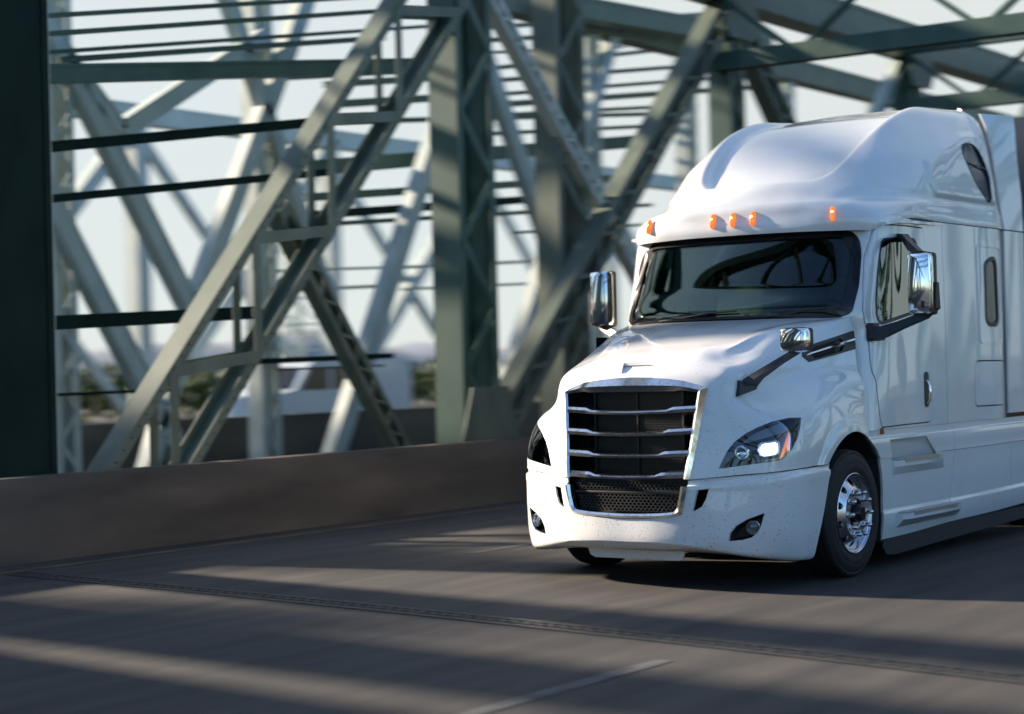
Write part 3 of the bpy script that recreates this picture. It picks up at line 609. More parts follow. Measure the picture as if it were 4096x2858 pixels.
for kb, (z, ve, ye, zc, yc) in enumerate(bars):
    vin = .374-.024*kb; secs = []
    for t in [-1, -.72*ve/ve, -vin/ve-.03, -vin/ve+.07, -.4, -.2, 0, .2, .4, vin/ve-.07, vin/ve+.03, .72, 1]:
        v = t*ve; a = abs(t); y = yc+(ye-yc)*a**2.0; zb = zc+(z-zc)*a**1.6; h = .034 if a < vin/ve-.02 else .056
        secs.append([(v, y, zb), (v, y-.004, zb+h*.45), (v, y+.012, zb+h*.8), (v, y+.05, zb+h), (v, y+.09, zb+h), (v, y+.09, zb+.004)])
    bm = bmesh.new(); sweep(bm, secs); build('grille_bar', bm, M['chrome_dirty'], grille, 25)
# radiator core: thin horizontal fins in a frame
bm = bmesh.new(); box(bm, (-.40, .17, .84), (.40, .2, 1.5))
for k in range(52): box(bm, (-.385, .158, .852+k*.0125), (.385, .1699, .856+k*.0125))
box(bm, (-.02, .148, .85), (-.005, .157, 1.5)); box(bm, (-.402, .14, .84), (-.386, .169, 1.5)); box(bm, (.386, .14, .84), (.402, .169, 1.5))
build('radiator', bm, M['radiator'], grille)
for s in (1, -1):
    bm = bmesh.new(); box(bm, (min(s*.41, s*.64), .13, .78), (max(s*.41, s*.64), .15, 1.52))
    for z in (1.28, 1.12, .95): box(bm, (min(s*.43, s*.455), .10, z-.05), (max(s*.43, s*.455), .1299, z+.04))
    build('grille_baffle', bm, M['void'], grille)
bm = bmesh.new(); box(bm, (-.66, .25, .45), (.66, .28, 1.56)); box(bm, (-.58, .13, 1.53), (.58, .2499, 1.55)); box(bm, (-.66, .14, .5), (-.65, .25, 1.48)); box(bm, (.65, .14, .5), (.66, .25, 1.48)); box(bm, (-.55, .05, .44), (.55, .2499, .45))
build('engine_bay_wall', bm, M['void'], T)
# lower grille: chrome U frame and honeycomb
LO = [(.543, -.072, .783), (.535, -.075, .74), (.52, -.077, .68), (.505, -.077, .62), (.49, -.076, .585), (.465, -.076, .566), (.42, -.08, .556), (.3, -.09, .546), (.15, -.096, .541), (0, -.098, .54)]
LI = [(.492, -.086, .785), (.487, -.088, .74), (.476, -.09, .69), (.464, -.09, .64), (.455, -.09, .612), (.438, -.092, .597), (.41, -.094, .59), (.3, -.10, .58), (.15, -.106, .574), (0, -.108, .572)]
half = []
for o, i in zip(LO, LI):
    o = Vector(o); i = Vector(i); c_ = o.lerp(i, .5); c_.y = min(o.y, i.y)-.014
    half.append([o+V(0, .05, 0), o+V(0, -.008, 0), c_, i+V(0, -.004, 0), i+V(0, .05, 0)])
full = half + [[V(-p.x, p.y, p.z) for p in sec] for sec in half[-2::-1]]
bm = bmesh.new(); sweep(bm, full); low = build('lower_grille', bm, M['chrome_dirty'], T, 20)
def honeycomb(bm, x0, x1, z0, z1, w, yf, depth, t, inside=None):
    hw = w; hh = w*.62; r = 0; z = z0
    while z < z1:
        x = x0+(hw*.5 if r % 2 else 0)
        while x < x1:
            if inside is None or inside(x, z):
                c_ = Vector((x, yf(x), z)); o = []; i = []; b = []
                for (a, q) in ((.5, .22), (0, .5), (-.5, .22), (-.5, -.22), (0, -.5), (.5, -.22)):
                    p = V(a*hw, 0, q*hh*1.36); o.append(bm.verts.new(c_+p)); i.append(bm.verts.new(c_+p*(1-t))); b.append(bm.verts.new(c_+p*(1-t)+V(0, depth, 0)))
                for k in range(6):
                    k2 = (k+1) % 6; bm.faces.new((o[k], o[k2], i[k2], i[k])); bm.faces.new((i[k], i[k2], b[k2], b[k]))
            x += hw
        z += hh*.98; r += 1
for (a, b) in ((.600, .712), (.76, .825)):
    bm = bmesh.new(); lim = lambda x, z: abs(x) < .43+(z-.6)*.25
    honeycomb(bm, -.47, .47, a, b, .036, lambda x: -.055+.14*x*x, .02, .24, lim)
    build('honeycomb_mesh', bm, M['black'], low, None)
bm = bmesh.new(); box(bm, (-.47, -.05, .722), (.47, -.02, .738), bevel=.004); box(bm, (-.5, .06, .56), (.5, .08, .84)); build('crossbar', bm, M['black'], low)

# ---- cab shell, doors, glass
ws = [(0, 2.035), (.5, 2.035), (.98, 2.035), (1.055, 2.07), (1.066, 2.3), (1.056, 2.55), (1.03, 2.66), (.985, 2.72), (.92, 2.756), (.5, 2.768), (0, 2.77)]
ws = rounded(ws+[(-p[0], p[1]) for p in ws[-2:0:-1]], .05, 3)
door = [(2.08, 2.785), (2.04, 2.73), (2.005, 2.652), (1.952, 2.518), (1.9, 2.336), (1.849, 2.155), (1.831, 2.091), (1.845, 1.994), (1.872, 1.93), (1.868, 1.85), (1.86, 1.75), (1.845, 1.65), (1.85, 1.59), (1.88, 1.53), (1.888, 1.42), (1.896, 1.33), (1.915, 1.22), (1.945, 1.145), (2.3, 1.15), (2.9, 1.153), (2.942, 1.19), (2.955, 1.4), (2.975, 1.7), (2.99, 1.97), (2.96, 2.35), (2.90, 2.74), (2.87, 2.79), (2.5, 2.795)]
dwin = rounded([(2.125, 2.675), (2.085, 2.56), (2.03, 2.37), (1.99, 2.18), (1.985, 2.03), (2.03, 1.975), (2.3, 2.015), (2.78, 2.09), (2.79, 2.4), (2.74, 2.70), (2.4, 2.695)], [.05, .02, .02, .02, .06, .05, .02, .08, .02, .08, .02], 4)
cab = solid('cab', GC, 0, .03, M['white'], T)
bm = bmesh.new(); front_cut(bm, ws, 1.0, 2.13); boolean(cab, bm)
swin = rounded([(4.345, 2.60), (4.21, 2.54), (4.215, 2.02), (4.28, 1.965), (4.46, 1.965), (4.525, 2.02), (4.50, 2.54), (4.45, 2.60)], .05, 4)
hatch = rounded([(3.96, 1.66), (3.93, 1.24), (4.70, 1.235), (4.705, 1.655)], .09, 5)
def ring_cut(bm, poly, w, s, a=.9, b=1.5):
    o = [Vector((0, p[0], p[1])) for p in poly]; i = [Vector((0, p[0], p[1])) for p in grow(poly, -w)]; n = len(o)
    d = Vector((s, 0, 0)); A = [bm.verts.new(p+d*a) for p in o]; B = [bm.verts.new(p+d*b) for p in o]; A2 = [bm.verts.new(p+d*a) for p in i]; B2 = [bm.verts.new(p+d*b) for p in i]
    for k in range(n):
        q = (k+1) % n
        bm.faces.new((A[k], A[q], B[q], B[k])); bm.faces.new((A2[q], A2[k], B2[k], B2[q])); bm.faces.new((B[k], B[q], B2[q], B2[k])); bm.faces.new((A[q], A[k], A2[k], A2[q]))
for s in (1, -1):
    bm = bmesh.new(); side_cut(bm, grow(door, .012), s, .9, 1.5); boolean(cab, bm)
    bm = bmesh.new(); side_cut(bm, swin, s, .9, 1.5); boolean(cab, bm)
    bm = bmesh.new(); ring_cut(bm, hatch, .012, s, 1.1, 1.4); boolean(cab, bm)
    bm = bmesh.new(); side_cut(bm, [(3.282, 2.90), (3.291, 2.90), (3.311, 1.9), (3.303, 1.1), (3.294, 1.1), (3.302, 1.9)], s, 1.1, 1.4); boolean(cab, bm)
for s in (1, -1):
    sub = cols(GC, lambda p: s*p[0] > .96 and p[1] < 3.2)
    d = solid('door', sub, .004, .034, M['white'], T)
    bm = bmesh.new(); side_cut(bm, door, s, .85, 1.5); boolean(d, bm, 'INTERSECT')
    bm = bmesh.new(); side_cut(bm, dwin, s, .85, 1.5); boolean(d, bm)
    k_ = solid('door_seal', sub, -.020, .02, M['black'], T)
    bm = bmesh.new(); side_cut(bm, grow(door, .022), s, .85, 1.5); boolean(k_, bm, 'INTERSECT')
    bm = bmesh.new(); side_cut(bm, grow(door, -.012), s, .85, 1.5); boolean(k_, bm)
    g = solid('window', sub, -.008, .005, M['sideglass'], d)
    bm = bmesh.new(); side_cut(bm, grow(dwin, .004), s, .85, 1.5); boolean(g, bm, 'INTERSECT')
    w = solid('window_seal', sub, .007, .02, M['black'], d)
    bm = bmesh.new(); side_cut(bm, grow(dwin, .006), s, .85, 1.5); boolean(w, bm, 'INTERSECT')
    bm = bmesh.new(); side_cut(bm, grow(dwin, -.016), s, .85, 1.5); boolean(w, bm)
    # handle: oval black pocket with an upright chrome grip
    bm = bmesh.new(); ov = rounded([(2.79, 1.575), (2.79, 1.275), (2.875, 1.275), (2.885, 1.575)], .043, 6)
    prism(bm, [(0, p[0], p[1]) for p in ov], (s, 0, 0), 1.19, 1.2165); h = build('door_handle', bm, M['black'], d)
    bm = bmesh.new(); tube(bm, [(s*1.215, 2.835, 1.50), (s*1.238, 2.837, 1.47), (s*1.243, 2.838, 1.40), (s*1.238, 2.836, 1.33), (s*1.215, 2.834, 1.30)], .011, 10); build('grip', bm, M['chrome'], h)
    # drip rail above the door
    bm = bmesh.new()
    pts = [(2.09, 2.80), (2.3, 2.825), (2.6, 2.835), (2.9, 2.838), (3.15, 2.842), (3.27, 2.85)]
    sweep(bm, [[(s*(1.16 if y < 2.15 else 1.188), y, z-.022*(1-(y-2.09)/1.3)), (s*(1.225 if y < 3.1 else 1.21), y, z-.012), (s*(1.215 if y < 3.1 else 1.206), y, z+.012), (s*1.16, y, z+.012)] for y, z in pts])
    build('drip_rail', bm, M['white'], cab)
    bm = bmesh.new(); box(bm, (min(s*1.17, s*1.196), 2.65, 2.853), (max(s*1.17, s*1.196), 4.76, 2.875)); build('roof_seal', bm, M['black'], cab)
    # sleeper window: black frame, dark panes, middle bar
    sub = cols(GC, lambda p: s*p[0] > 1.0 and 4.0 < p[1] < 4.7); sub = rows_(sub, 1.7, 2.85)
    f = solid('sleeper_window', sub, .006, .03, M['black'], T)
    bm = bmesh.new(); side_cut(bm, grow(swin, .004), s, .9, 1.5); boolean(f, bm, 'INTERSECT')
    bm = bmesh.new(); side_cut(bm, grow(swin, -.034), s, .9, 1.5); boolean(f, bm)
    g = solid('pane', sub, -.006, .004, M['darkglass'], f)
    bm = bmesh.new(); side_cut(bm, grow(swin, -.004), s, .9, 1.5); boolean(g, bm, 'INTERSECT')
    bm = bmesh.new(); prism(bm, [(0, 4.22, 2.21), (0, 4.52, 2.215), (0, 4.52, 2.165), (0, 4.22, 2.16)], (s, 0, 0), 1.19, 1.208); build('window_bar', bm, M['tank'], f)
    # pressed surround of the sleeper window
    emb = rounded([(4.06, 2.72), (4.06, 1.81), (4.62, 1.80), (4.63, 2.715)], .09, 5)
    for dd, hgt in ((0, .007), (-.045, .012)):
        e = solid('window_surround', sub, hgt, .03, M['white'], cab)
        bm = bmesh.new(); side_cut(bm, grow(emb, dd), s, .9, 1.5); boolean(e, bm, 'INTERSECT')
        bm = bmesh.new(); side_cut(bm, grow(emb, dd-.032), s, .9, 1.5); boolean(e, bm)
wsh = solid('windshield', cols(GC, lambda p: p[1] < 2.3), -.010, .006, M['glass'], T)
bm = bmesh.new(); front_cut(bm, grow(ws, .004), 1.0, 2.13); boolean(wsh, bm, 'INTERSECT')
fr = solid('windshield_seal', cols(GC, lambda p: p[1] < 2.3), .002, .024, M['blackgloss'], T)
bm = bmesh.new(); front_cut(bm, grow(ws, .003), 1.0, 2.13); boolean(fr, bm, 'INTERSECT')
bm = bmesh.new(); front_cut(bm, rounded([(-.985, 2.075), (.985, 2.075), (.985, 2.55), (.93, 2.70), (-.93, 2.70), (-.985, 2.55)], .09, 5), 1.0, 2.13); boolean(fr, bm)
def wiper(x0, y0, x1, x2, s=1):
    bm = bmesh.new()
    tube(bm, [(x0, y0-.03, 2.055), ((x0+x1)/2, y0-.06, 2.075), (x1, y0-.065, 2.105)], .009, 8)
    tube(bm, [(x1-.28, y0-.045, 2.10), (x1, y0-.068, 2.108), (x1+.28, y0-.07, 2.115)], .006, 6)
    box(bm, (x1-.30, y0-.052, 2.085), (x1+.30, y0-.046, 2.10))
    build('wiper', bm, M['black'], T)
wiper(-.62, 1.56, -.14, 0); wiper(.36, 1.54, .80, 0)
# cabin interior
bm = bmesh.new(); box(bm, (-1.08, 3.0, 1.15), (1.08, 3.03, 2.84)); box(bm, (-1.1, 1.8, 1.2), (1.1, 3.0, 1.25)); box(bm, (-1.09, 2.0, 2.77), (1.09, 2.9999, 2.80)); box(bm, (-.98, 1.93, 2.52), (.98, 2.06, 2.70), bevel=.03)
build('cabin_lining', bm, M['cabin'], T)
bm = bmesh.new()
sweep(bm, [[(x, 1.66+.1*abs(x)**2, 1.86), (x, 1.62+.12*abs(x)**2, 2.03), (x, 1.72+.12*abs(x)**2, 2.07), (x, 1.98, 2.075), (x, 2.08, 2.03), (x, 2.1, 1.7)] for x in (-1.02, -.7, -.35, 0, .35, .7, 1.02)])
build('dashboard', bm, M['dash'], T, 50)
for s in (1, -1):
    bm = bmesh.new(); box(bm, (s*.55-.26, 2.35, 1.62), (s*.55+.26, 2.85, 1.78), bevel=.05)
    box(bm, (-.25, -.07, 0), (.25, .07, .68), mtx=Matrix.Translation((s*.55, 2.82, 1.74)) @ Matrix.Rotation(R(-10), 4, 'X'), bevel=.05)
    box(bm, (-.14, -.05, .70), (.14, .05, .90), mtx=Matrix.Translation((s*.55, 2.82, 1.74)) @ Matrix.Rotation(R(-10), 4, 'X'), bevel=.04)
    build('cab_seat', bm, M['seat'], T)
bm = bmesh.new()
n1, n2 = 32, 8; mt = Matrix.Translation((.55, 2.22, 2.02)) @ Matrix.Rotation(R(58), 4, 'X')
vv = [[bm.verts.new(mt @ V((.22+.016*math.cos(b))*math.cos(a), (.22+.016*math.cos(b))*math.sin(a), .016*math.sin(b))) for b in [2*math.pi*j/n2 for j in range(n2)]] for a in [2*math.pi*i/n1 for i in range(n1)]]
for i in range(n1):
    for j in range(n2): bm.faces.new((vv[i][j], vv[(i+1) % n1][j], vv[(i+1) % n1][(j+1) % n2], vv[i][(j+1) % n2]))
box(bm, (-.2, -.02, -.01), (.2, .02, .01), mtx=mt); box(bm, (-.02, -.2, -.01), (.02, 0, .01), mtx=mt)
build('steering_wheel', bm, M['cabin'], T)

# ---- roof fairing
roof = solid('roof_fairing', GR, 0, .025, M['white'], T)
port = [(4.068, 3.624), (3.95, 3.60), (3.915, 3.56), (3.93, 3.50), (4.009, 3.40), (4.148, 3.24), (4.319, 3.115), (4.40, 3.095), (4.444, 3.14), (4.444, 3.33), (4.39, 3.45), (4.299, 3.575), (4.219, 3.622)]
port = rounded(port, .03, 2)
for s in (1, -1):
    sub = cols(GR, lambda p: s*p[0] > .9 and 3.5 < p[1] < 4.69); sub = rows_(sub, 3.0, 3.8)
    f = solid('upper_sleeper_window', sub, .003, .02, M['black'], T)
    bm = bmesh.new(); side_cut(bm, grow(port, .006), s, .8, 1.5); boolean(f, bm, 'INTERSECT')
    bm = bmesh.new(); side_cut(bm, grow(port, -.008), s, .8, 1.5); boolean(f, bm)
    bm = bmesh.new(); A_ = [bm.verts.new(V(s*(1.213-.155*(z-3.11)-.006*(y-3.9)), y, z)) for y, z in grow(port, -.004)]; bm.faces.new(A_); bmesh.ops.solidify(bm, geom=bm.faces[:], thickness=.004)
    g = build('pane', bm, M['bluepane'], f, None)
    bm = bmesh.new(); side_cut(bm, port, s, .8, 1.5); boolean(roof, bm)
    bm = bmesh.new(); side_cut(bm, [(3.985, 3.448), (4.40, 3.412), (4.40, 3.400), (3.985, 3.436)], s, 1.05, 1.145+.06); bmesh.ops.recalc_face_normals(bm, faces=bm.faces)
    bar = solid('window_bar', sub, .006, .008, M['black'], f)
    boolean(bar, bm, 'INTERSECT')
    # dark lining behind the panes
    bm = bmesh.new(); box(bm, (min(s*.94, s*.95), 3.7, 3.0), (max(s*.94, s*.95), 4.6, 3.7)); build('window_blind', bm, M['lamp_grey'], f)
bm = bmesh.new(); prism(bm, [(-1.15, 0, 1.12), (1.15, 0, 1.12), (1.155, 0, 2.87), (1.10, 0, 3.2), (1.0, 0, 3.75), (.84, 0, 3.93), (.5, 0, 3.99), (0, 0, 4.0), (-.5, 0, 3.99), (-.84, 0, 3.93), (-1.0, 0, 3.75), (-1.10, 0, 3.2), (-1.155, 0, 2.87)], (0, 1, 0), 4.64, 4.67)
build('rear_wall', bm, M['white'], cab)
# marker lamps
for (x, y, tx) in ((-.872, 1.846, -.45), (-.198, 1.752, -.06), (-.004, 1.745, 0), (.18, 1.751, .06), (.858, 1.840, .45)):
    mt = Matrix.Translation((x, y+.004, 2.885)) @ Matrix.Rotation(math.atan(tx*.9), 4, 'Z')
    def sec(z, hw, dp): return [mt @ V(hw*math.cos(a), -dp*max(0, math.sin(a))-.001, z) for a in [math.pi*k/8 for k in range(9)]]+[mt @ V(0, .012, z)]
    bm = bmesh.new(); sweep(bm, [sec(-.062, .008, .03), sec(-.056, .014, .05), (sec(-.035, .018, .056)), sec(0, .022, .05), sec(.035, .023, .036), sec(.056, .017, .022), sec(.064, .007, .008)])
    ml = build('marker_light', bm, M['amber'], T, 50)
    bm = bmesh.new(); bmesh.ops.create_icosphere(bm, subdivisions=2, radius=.009, matrix=mt @ Matrix.Translation((0, -.041, .018))); build('bulb', bm, M['bulb'], ml)

# ---- hood side vents and mirrors
vent = [(1.0, 1.732), (1.06, 1.685), (1.69, 1.778), (1.70, 1.795), (1.70, 1.922), (1.69, 1.925), (1.145, 1.822), (1.02, 1.772)]
for s in (1, -1):
    sub = cols(GH, lambda p: s*p[0] > .75 and p[1] > .8); sub = rows_(sub, 1.5, 2.0)
    v = solid('side_vent', sub, .007, .025, M['black'], hood)
    bm = bmesh.new(); side_cut(bm, vent, s, .8, 1.4); boolean(v, bm, 'INTERSECT')
    bm = bmesh.new(); side_cut(bm, [(1.09, 1.745), (1.13, 1.71), (1.50, 1.765), (1.56, 1.83), (1.50, 1.865), (1.15, 1.80)], s, .8, 1.4)
    boolean(v, bm)
    bm = bmesh.new(); side_cut(bm, [(1.085, 1.745), (1.13, 1.705), (1.505, 1.76), (1.57, 1.83), (1.505, 1.87), (1.145, 1.805)], s, .85, 1.4); boolean(hood, bm)
    bm = bmesh.new()
    yf = lambda y: s*(.975+.105*(y-1.05)/.6)
    n_ = 0
    for r in range(7):
        y = 1.09+(0.014 if r % 2 else 0)
        while y < 1.54:
            z = 1.715+.0165*r+.16*(y-1.12)
            if 1.705+.15*(y-1.12) < z < 1.80+.17*(y-1.12):
                c_ = V(yf(y)-s*.004, y, z); o = []; i = []
                for (a, q) in ((.5, .25), (0, .5), (-.5, .25), (-.5, -.25), (0, -.5), (.5, -.25)):
                    p = V(s*.17*a*.028, a*.028, q*.021); o.append(bm.verts.new(c_+p)); i.append(bm.verts.new(c_+p*.7))
                for k in range(6): bm.faces.new((o[k], o[(k+1) % 6], i[(k+1) % 6], i[k]))
            y += .028
    build('vent_mesh', bm, M['black'], v, None)
    bm = bmesh.new(); box(bm, (min(s*.93, s*.94), 1.03, 1.68), (max(s*.93, s*.94), 1.66, 1.93)); build('vent_backing', bm, M['void'], v)
    bm = bmesh.new()
    sweep(bm, [[(yf(y)+s*.018, y, z-h), (yf(y)+s*.026, y, z), (yf(y)+s*.016, y, z+h), (yf(y)-s*.004, y, z)] for y, z, h in ((1.045, 1.737, .004), (1.10, 1.748, .010), (1.50, 1.820, .011), (1.55, 1.83, .012), (1.68, 1.851, .013))])
    build('vent_trim', bm, M['chrome'], v)
    # hood mirror (the photograph shows it on the driver's side only)
    b0 = [(.812, .262, 1.565), (.818, .215, 1.432), (.870, .40, 1.478), (.872, .45, 1.545)]
    N = V(.9, -.43, 0).normalized()
    bm = bmesh.new()
    S0 = [V(*p)-N*.03 for p in b0]; S1 = [V(*p)+N*.03 for p in b0]
    S1 = [S1[0]+V(0, 0, -.01), S1[1]+V(0, .01, .015), S1[2]+V(0, -.01, .01), S1[3]]
    sweep(bm, [S0, S1])
    sweep(bm, [[V(.825, .30, 1.565), V(.84, .27, 1.50), V(.885, .40, 1.50), V(.87, .43, 1.56)],
               [V(.90, .31, 1.61), V(.91, .295, 1.56), V(.945, .41, 1.57), V(.93, .42, 1.615)],
               [V(1.06, .37, 1.705), V(1.07, .365, 1.665), V(1.09, .45, 1.675), V(1.08, .455, 1.71)],
               [V(1.17, .42, 1.775), V(1.18, .415, 1.74), V(1.20, .49, 1.745), V(1.19, .495, 1.78)],
               [V(1.21, .44, 1.80), V(1.24, .435, 1.79), V(1.26, .51, 1.80), V(1.22, .51, 1.82)]])
    if s > 0:
        mirx(bm, s)
        hm = build('hood_mirror', bm, M['black'], T, 40)
        mt = Matrix.Translation((s*1.206, .45, 1.852)) @ Matrix.Rotation(R(-8*s), 4, 'Z')
        bm = bmesh.new(); box(bm, (-.118, -.065, -.092), (.118, .035, .092), mtx=mt, bevel=.042); build('mirror_cover', bm, M['chrome'], hm, 50)
        bm = bmesh.new(); box(bm, (-.114, .0, -.088), (.114, .062, .088), mtx=mt, bevel=.02); build('mirror_shell', bm, M['black'], hm)
    else: bm.free()
    # main mirror
    mt = Matrix.Translation((s*1.52, 2.07, 2.29))
    bm = bmesh.new(); box(bm, (-.10, -.085, -.245), (.10, .045, .25), mtx=mt, bevel=.045); mm = build('door_mirror', bm, M['chrome'], T, 50)
    bm = bmesh.new(); box(bm, (-.103, -.0, -.253), (.103, .085, .253), mtx=mt, bevel=.03); build('mirror_shell', bm, M['black'], mm, 40)
    bm = bmesh.new()
    sweep(bm, [[V(1.13, 1.86, 1.97), V(1.16, 1.83, 1.86), V(1.20, 1.98, 1.85), V(1.17, 2.02, 1.96)],
               [V(1.22, 1.89, 1.955), V(1.235, 1.87, 1.875), V(1.26, 1.98, 1.87), V(1.245, 2.0, 1.95)],
               [V(1.34, 1.98, 1.995), V(1.36, 1.97, 1.935), V(1.38, 2.05, 1.935), V(1.36, 2.06, 1.995)],
               [V(1.52, 2.06, 2.065), V(1.545, 2.05, 2.01), V(1.55, 2.12, 2.01), V(1.53, 2.13, 2.065)],
               [V(1.585, 2.09, 2.13), V(1.632, 2.08, 2.09), V(1.64, 2.15, 2.09), V(1.60, 2.15, 2.14)],
               [V(1.60, 2.09, 2.3), V(1.635, 2.09, 2.3), V(1.635, 2.14, 2.3), V(1.60, 2.14, 2.3)]])
    prism(bm, [(0, 1.855, 1.985), (0, 1.85, 1.84), (0, 2.12, 1.845), (0, 2.12, 1.87), (0, 1.99, 1.90), (0, 1.97, 1.985)], (1, 0, 0), 1.12, 1.185)
    if s > 0: sweep(bm, [[V(1.14, 2.40, 2.735), V(1.15, 2.38, 2.665), V(1.17, 2.52, 2.665), V(1.16, 2.52, 2.735)],
               [V(1.25, 2.31, 2.72), V(1.26, 2.29, 2.66), V(1.28, 2.40, 2.66), V(1.27, 2.41, 2.72)],
               [V(1.38, 2.10, 2.66), V(1.40, 2.07, 2.57), V(1.41, 2.17, 2.58), V(1.40, 2.18, 2.65)],
               [V(1.50, 2.05, 2.56), V(1.50, 2.04, 2.51), V(1.52, 2.13, 2.51), V(1.51, 2.13, 2.56)],
               [V(1.60, 2.05, 2.54), V(1.60, 2.04, 2.50), V(1.60, 2.13, 2.50), V(1.60, 2.13, 2.54)]])
    mirx(bm, s); build('mirror_arm', bm, M['black'], mm, 45)

# ---- rocker, skirts, steps
for s in (1, -1):
    GS = surface(SKIRT, .03, False); GS[..., 0] *= s
    sk = solid('side_skirt', GS, 0, .02, M['white'], T)
    bm = bmesh.new(); side_cut(bm, [(1.5, 1.15), (1.60, 1.135), (1.64, 1.085), (1.712, 1.031), (1.80, .97), (1.868, .895), (1.902, .78), (1.912, .647), (1.905, .4), (1.895, .15), (1.5, .15)], s, .9, 1.5); boolean(sk, bm)
    bm = bmesh.new(); side_cut(bm, [(2.06, 1.035), (2.80, 1.035), (3.02, .865), (2.10, .865)], s, .9, 1.5); boolean(sk, bm)
    for g_ in ([(3.396, 1.2), (3.402, 1.2), (3.425, .86), (3.30, .45), (3.33, .2), (3.324, .2), (3.294, .45), (3.419, .86)], [(4.757, 1.2), (4.762, 1.2), (4.79, .2), (4.785, .2)]):
        bm = bmesh.new(); side_cut(bm, g_, s, .9, 1.5); boolean(sk, bm)
    # locker door recessed over the upper step
    bm = bmesh.new(); sweep(bm, [[V(s*1.185, 2.07, 1.05), V(s*1.10, 2.12, .86), V(s*1.07, 2.12, .85), V(s*1.15, 2.07, 1.06)], [V(s*1.19, 2.70, 1.05), V(s*1.10, 2.80, .86), V(s*1.07, 2.80, .85), V(s*1.15, 2.70, 1.06)], [V(s*1.205, 2.80, 1.045), V(s*1.19, 3.03, .86), V(s*1.15, 3.03, .85), V(s*1.17, 2.82, 1.06)]])
    build('step_locker', bm, M['white'], sk)
    # treads
    for (z, y0, y1, xo) in ((.862, 2.10, 3.16, 1.262), (.43, 2.14, 3.42, 1.31)):
        bm = bmesh.new()
        sweep(bm, [[V(s*1.09, y, z-.005), V(s*(xo-q), y, z-.002), V(s*(xo+.002-q), y, z-.05), V(s*1.215, y, z-.115), V(s*1.09, y, z-.11)] for y, q in ((y0, .035), (y0+.12, .008), ((y0+y1)/2, 0), (y1-.15, .008), (y1, .05))])
        st = build('step', bm, M['white'], T, 25)
        bm = bmesh.new(); box(bm, (min(s*1.11, s*(xo-.012)), y0+.05, z-.001), (max(s*1.11, s*(xo-.012)), y1-.12, z+.008))
        box(bm, (min(s*(xo-.011), s*(xo+.003)), y0+.16, z-.022), (max(s*(xo-.011), s*(xo+.003)), y1-.2, z+.008))
        nx = 4; ny = int((y1-y0-.2)/.032)
        for i in range(nx):
            for j in range(ny):
                x = 1.13+(xo-1.155)*i/(nx-1); y = y0+.075+j*.032+(.016 if i % 2 else 0)
                lathe_c = V(s*x, y, z+.0081)
                r_ = bmesh.ops.create_cone(bm, cap_ends=True, segments=6, radius1=.009, radius2=.006, depth=.005, matrix=Matrix.Translation(lathe_c+V(0, 0, .0025)))
        build('tread_plate', bm, M['tread'], st)
    bm = bmesh.new()
    yy = [1.98, 2.05, 2.25, 2.8, 3.5, 4.2, 5.4]; zb = [.17, .10, .085, .10, .115, .13, .15]
    sweep(bm, [[V(s*1.175, y, .26), V(s*1.165, y, z), V(s*1.145, y, z), V(s*1.15, y, .27)] for y, z in zip(yy, zb)])
    build('lower_skirt', bm, M['skirt'], T)
    bm = bmesh.new(); prism(bm, [(0, 1.66, 1.07), (0, 1.70, 1.03), (0, 1.86, .89), (0, 1.905, .65), (0, 1.89, .22), (0, 1.94, .22), (0, 1.945, .7), (0, 1.92, .95), (0, 1.80, 1.08)], (s, 0, 0), .95, 1.185); build('splash_guard', bm, M['skirt'], T)
    bm = bmesh.new(); box(bm, (min(s*1.195, s*1.225), 1.905, 1.085), (max(s*1.195, s*1.225), 1.93, 1.135), bevel=.004); build('side_marker', bm, M['reflector_red'], T)
    # wheel housing
    bm = bmesh.new(); rr = []
    for k in range(25):
        t = math.pi*(1.08-1.16*k/24); rr.append([bm.verts.new(V(s*x, 1.35+.665*math.cos(t), .49+.665*math.sin(t))) for x in (.55, 1.19)])
    for a, b in zip(rr[:-1], rr[1:]): bm.faces.new((a[0], a[1], b[1], b[0]))
    c0 = bm.verts.new(V(s*.551, 1.35, .30))
    for a, b in zip(rr[:-1], rr[1:]): bm.faces.new((a[0], b[0], c0))
    build('wheel_housing', bm, M['void'], T)
    # rear side extender
    zs = [1.16, 2.0, 2.86, 2.874, 3.2, 3.6, 3.85, 3.97]; va = [1.20, 1.20, 1.197, 1.196, 1.15, 1.10, 1.05, 1.0]; yb = [5.24, 5.27, 5.285, 5.285, 5.27, 5.23, 5.20, 5.17]
    for (k0, k1) in ((0, 2), (3, 7)):
        bm = bmesh.new(); nn = 8
        secs = []
        for k in range(k0, k1+1):
            z = zs[k]; v0 = va[k]; v1 = max(v0+.0, 1.19-(.02 if z > 3.5 else 0)); y0 = 4.79-(.02 if z > 3.6 else 0)
            secs.append([V(s*v0, y0, z), V(s*(v0*.5+v1*.5+.004), (y0+yb[k])/2, z), V(s*v1, yb[k], z), V(s*(v1-.02), yb[k], z), V(s*(v0*.5+v1*.5-.02), (y0+yb[k])/2, z), V(s*(v0-.02), y0, z)])
        sweep(bm, secs); build('side_extender', bm, M['white'], T, 40)

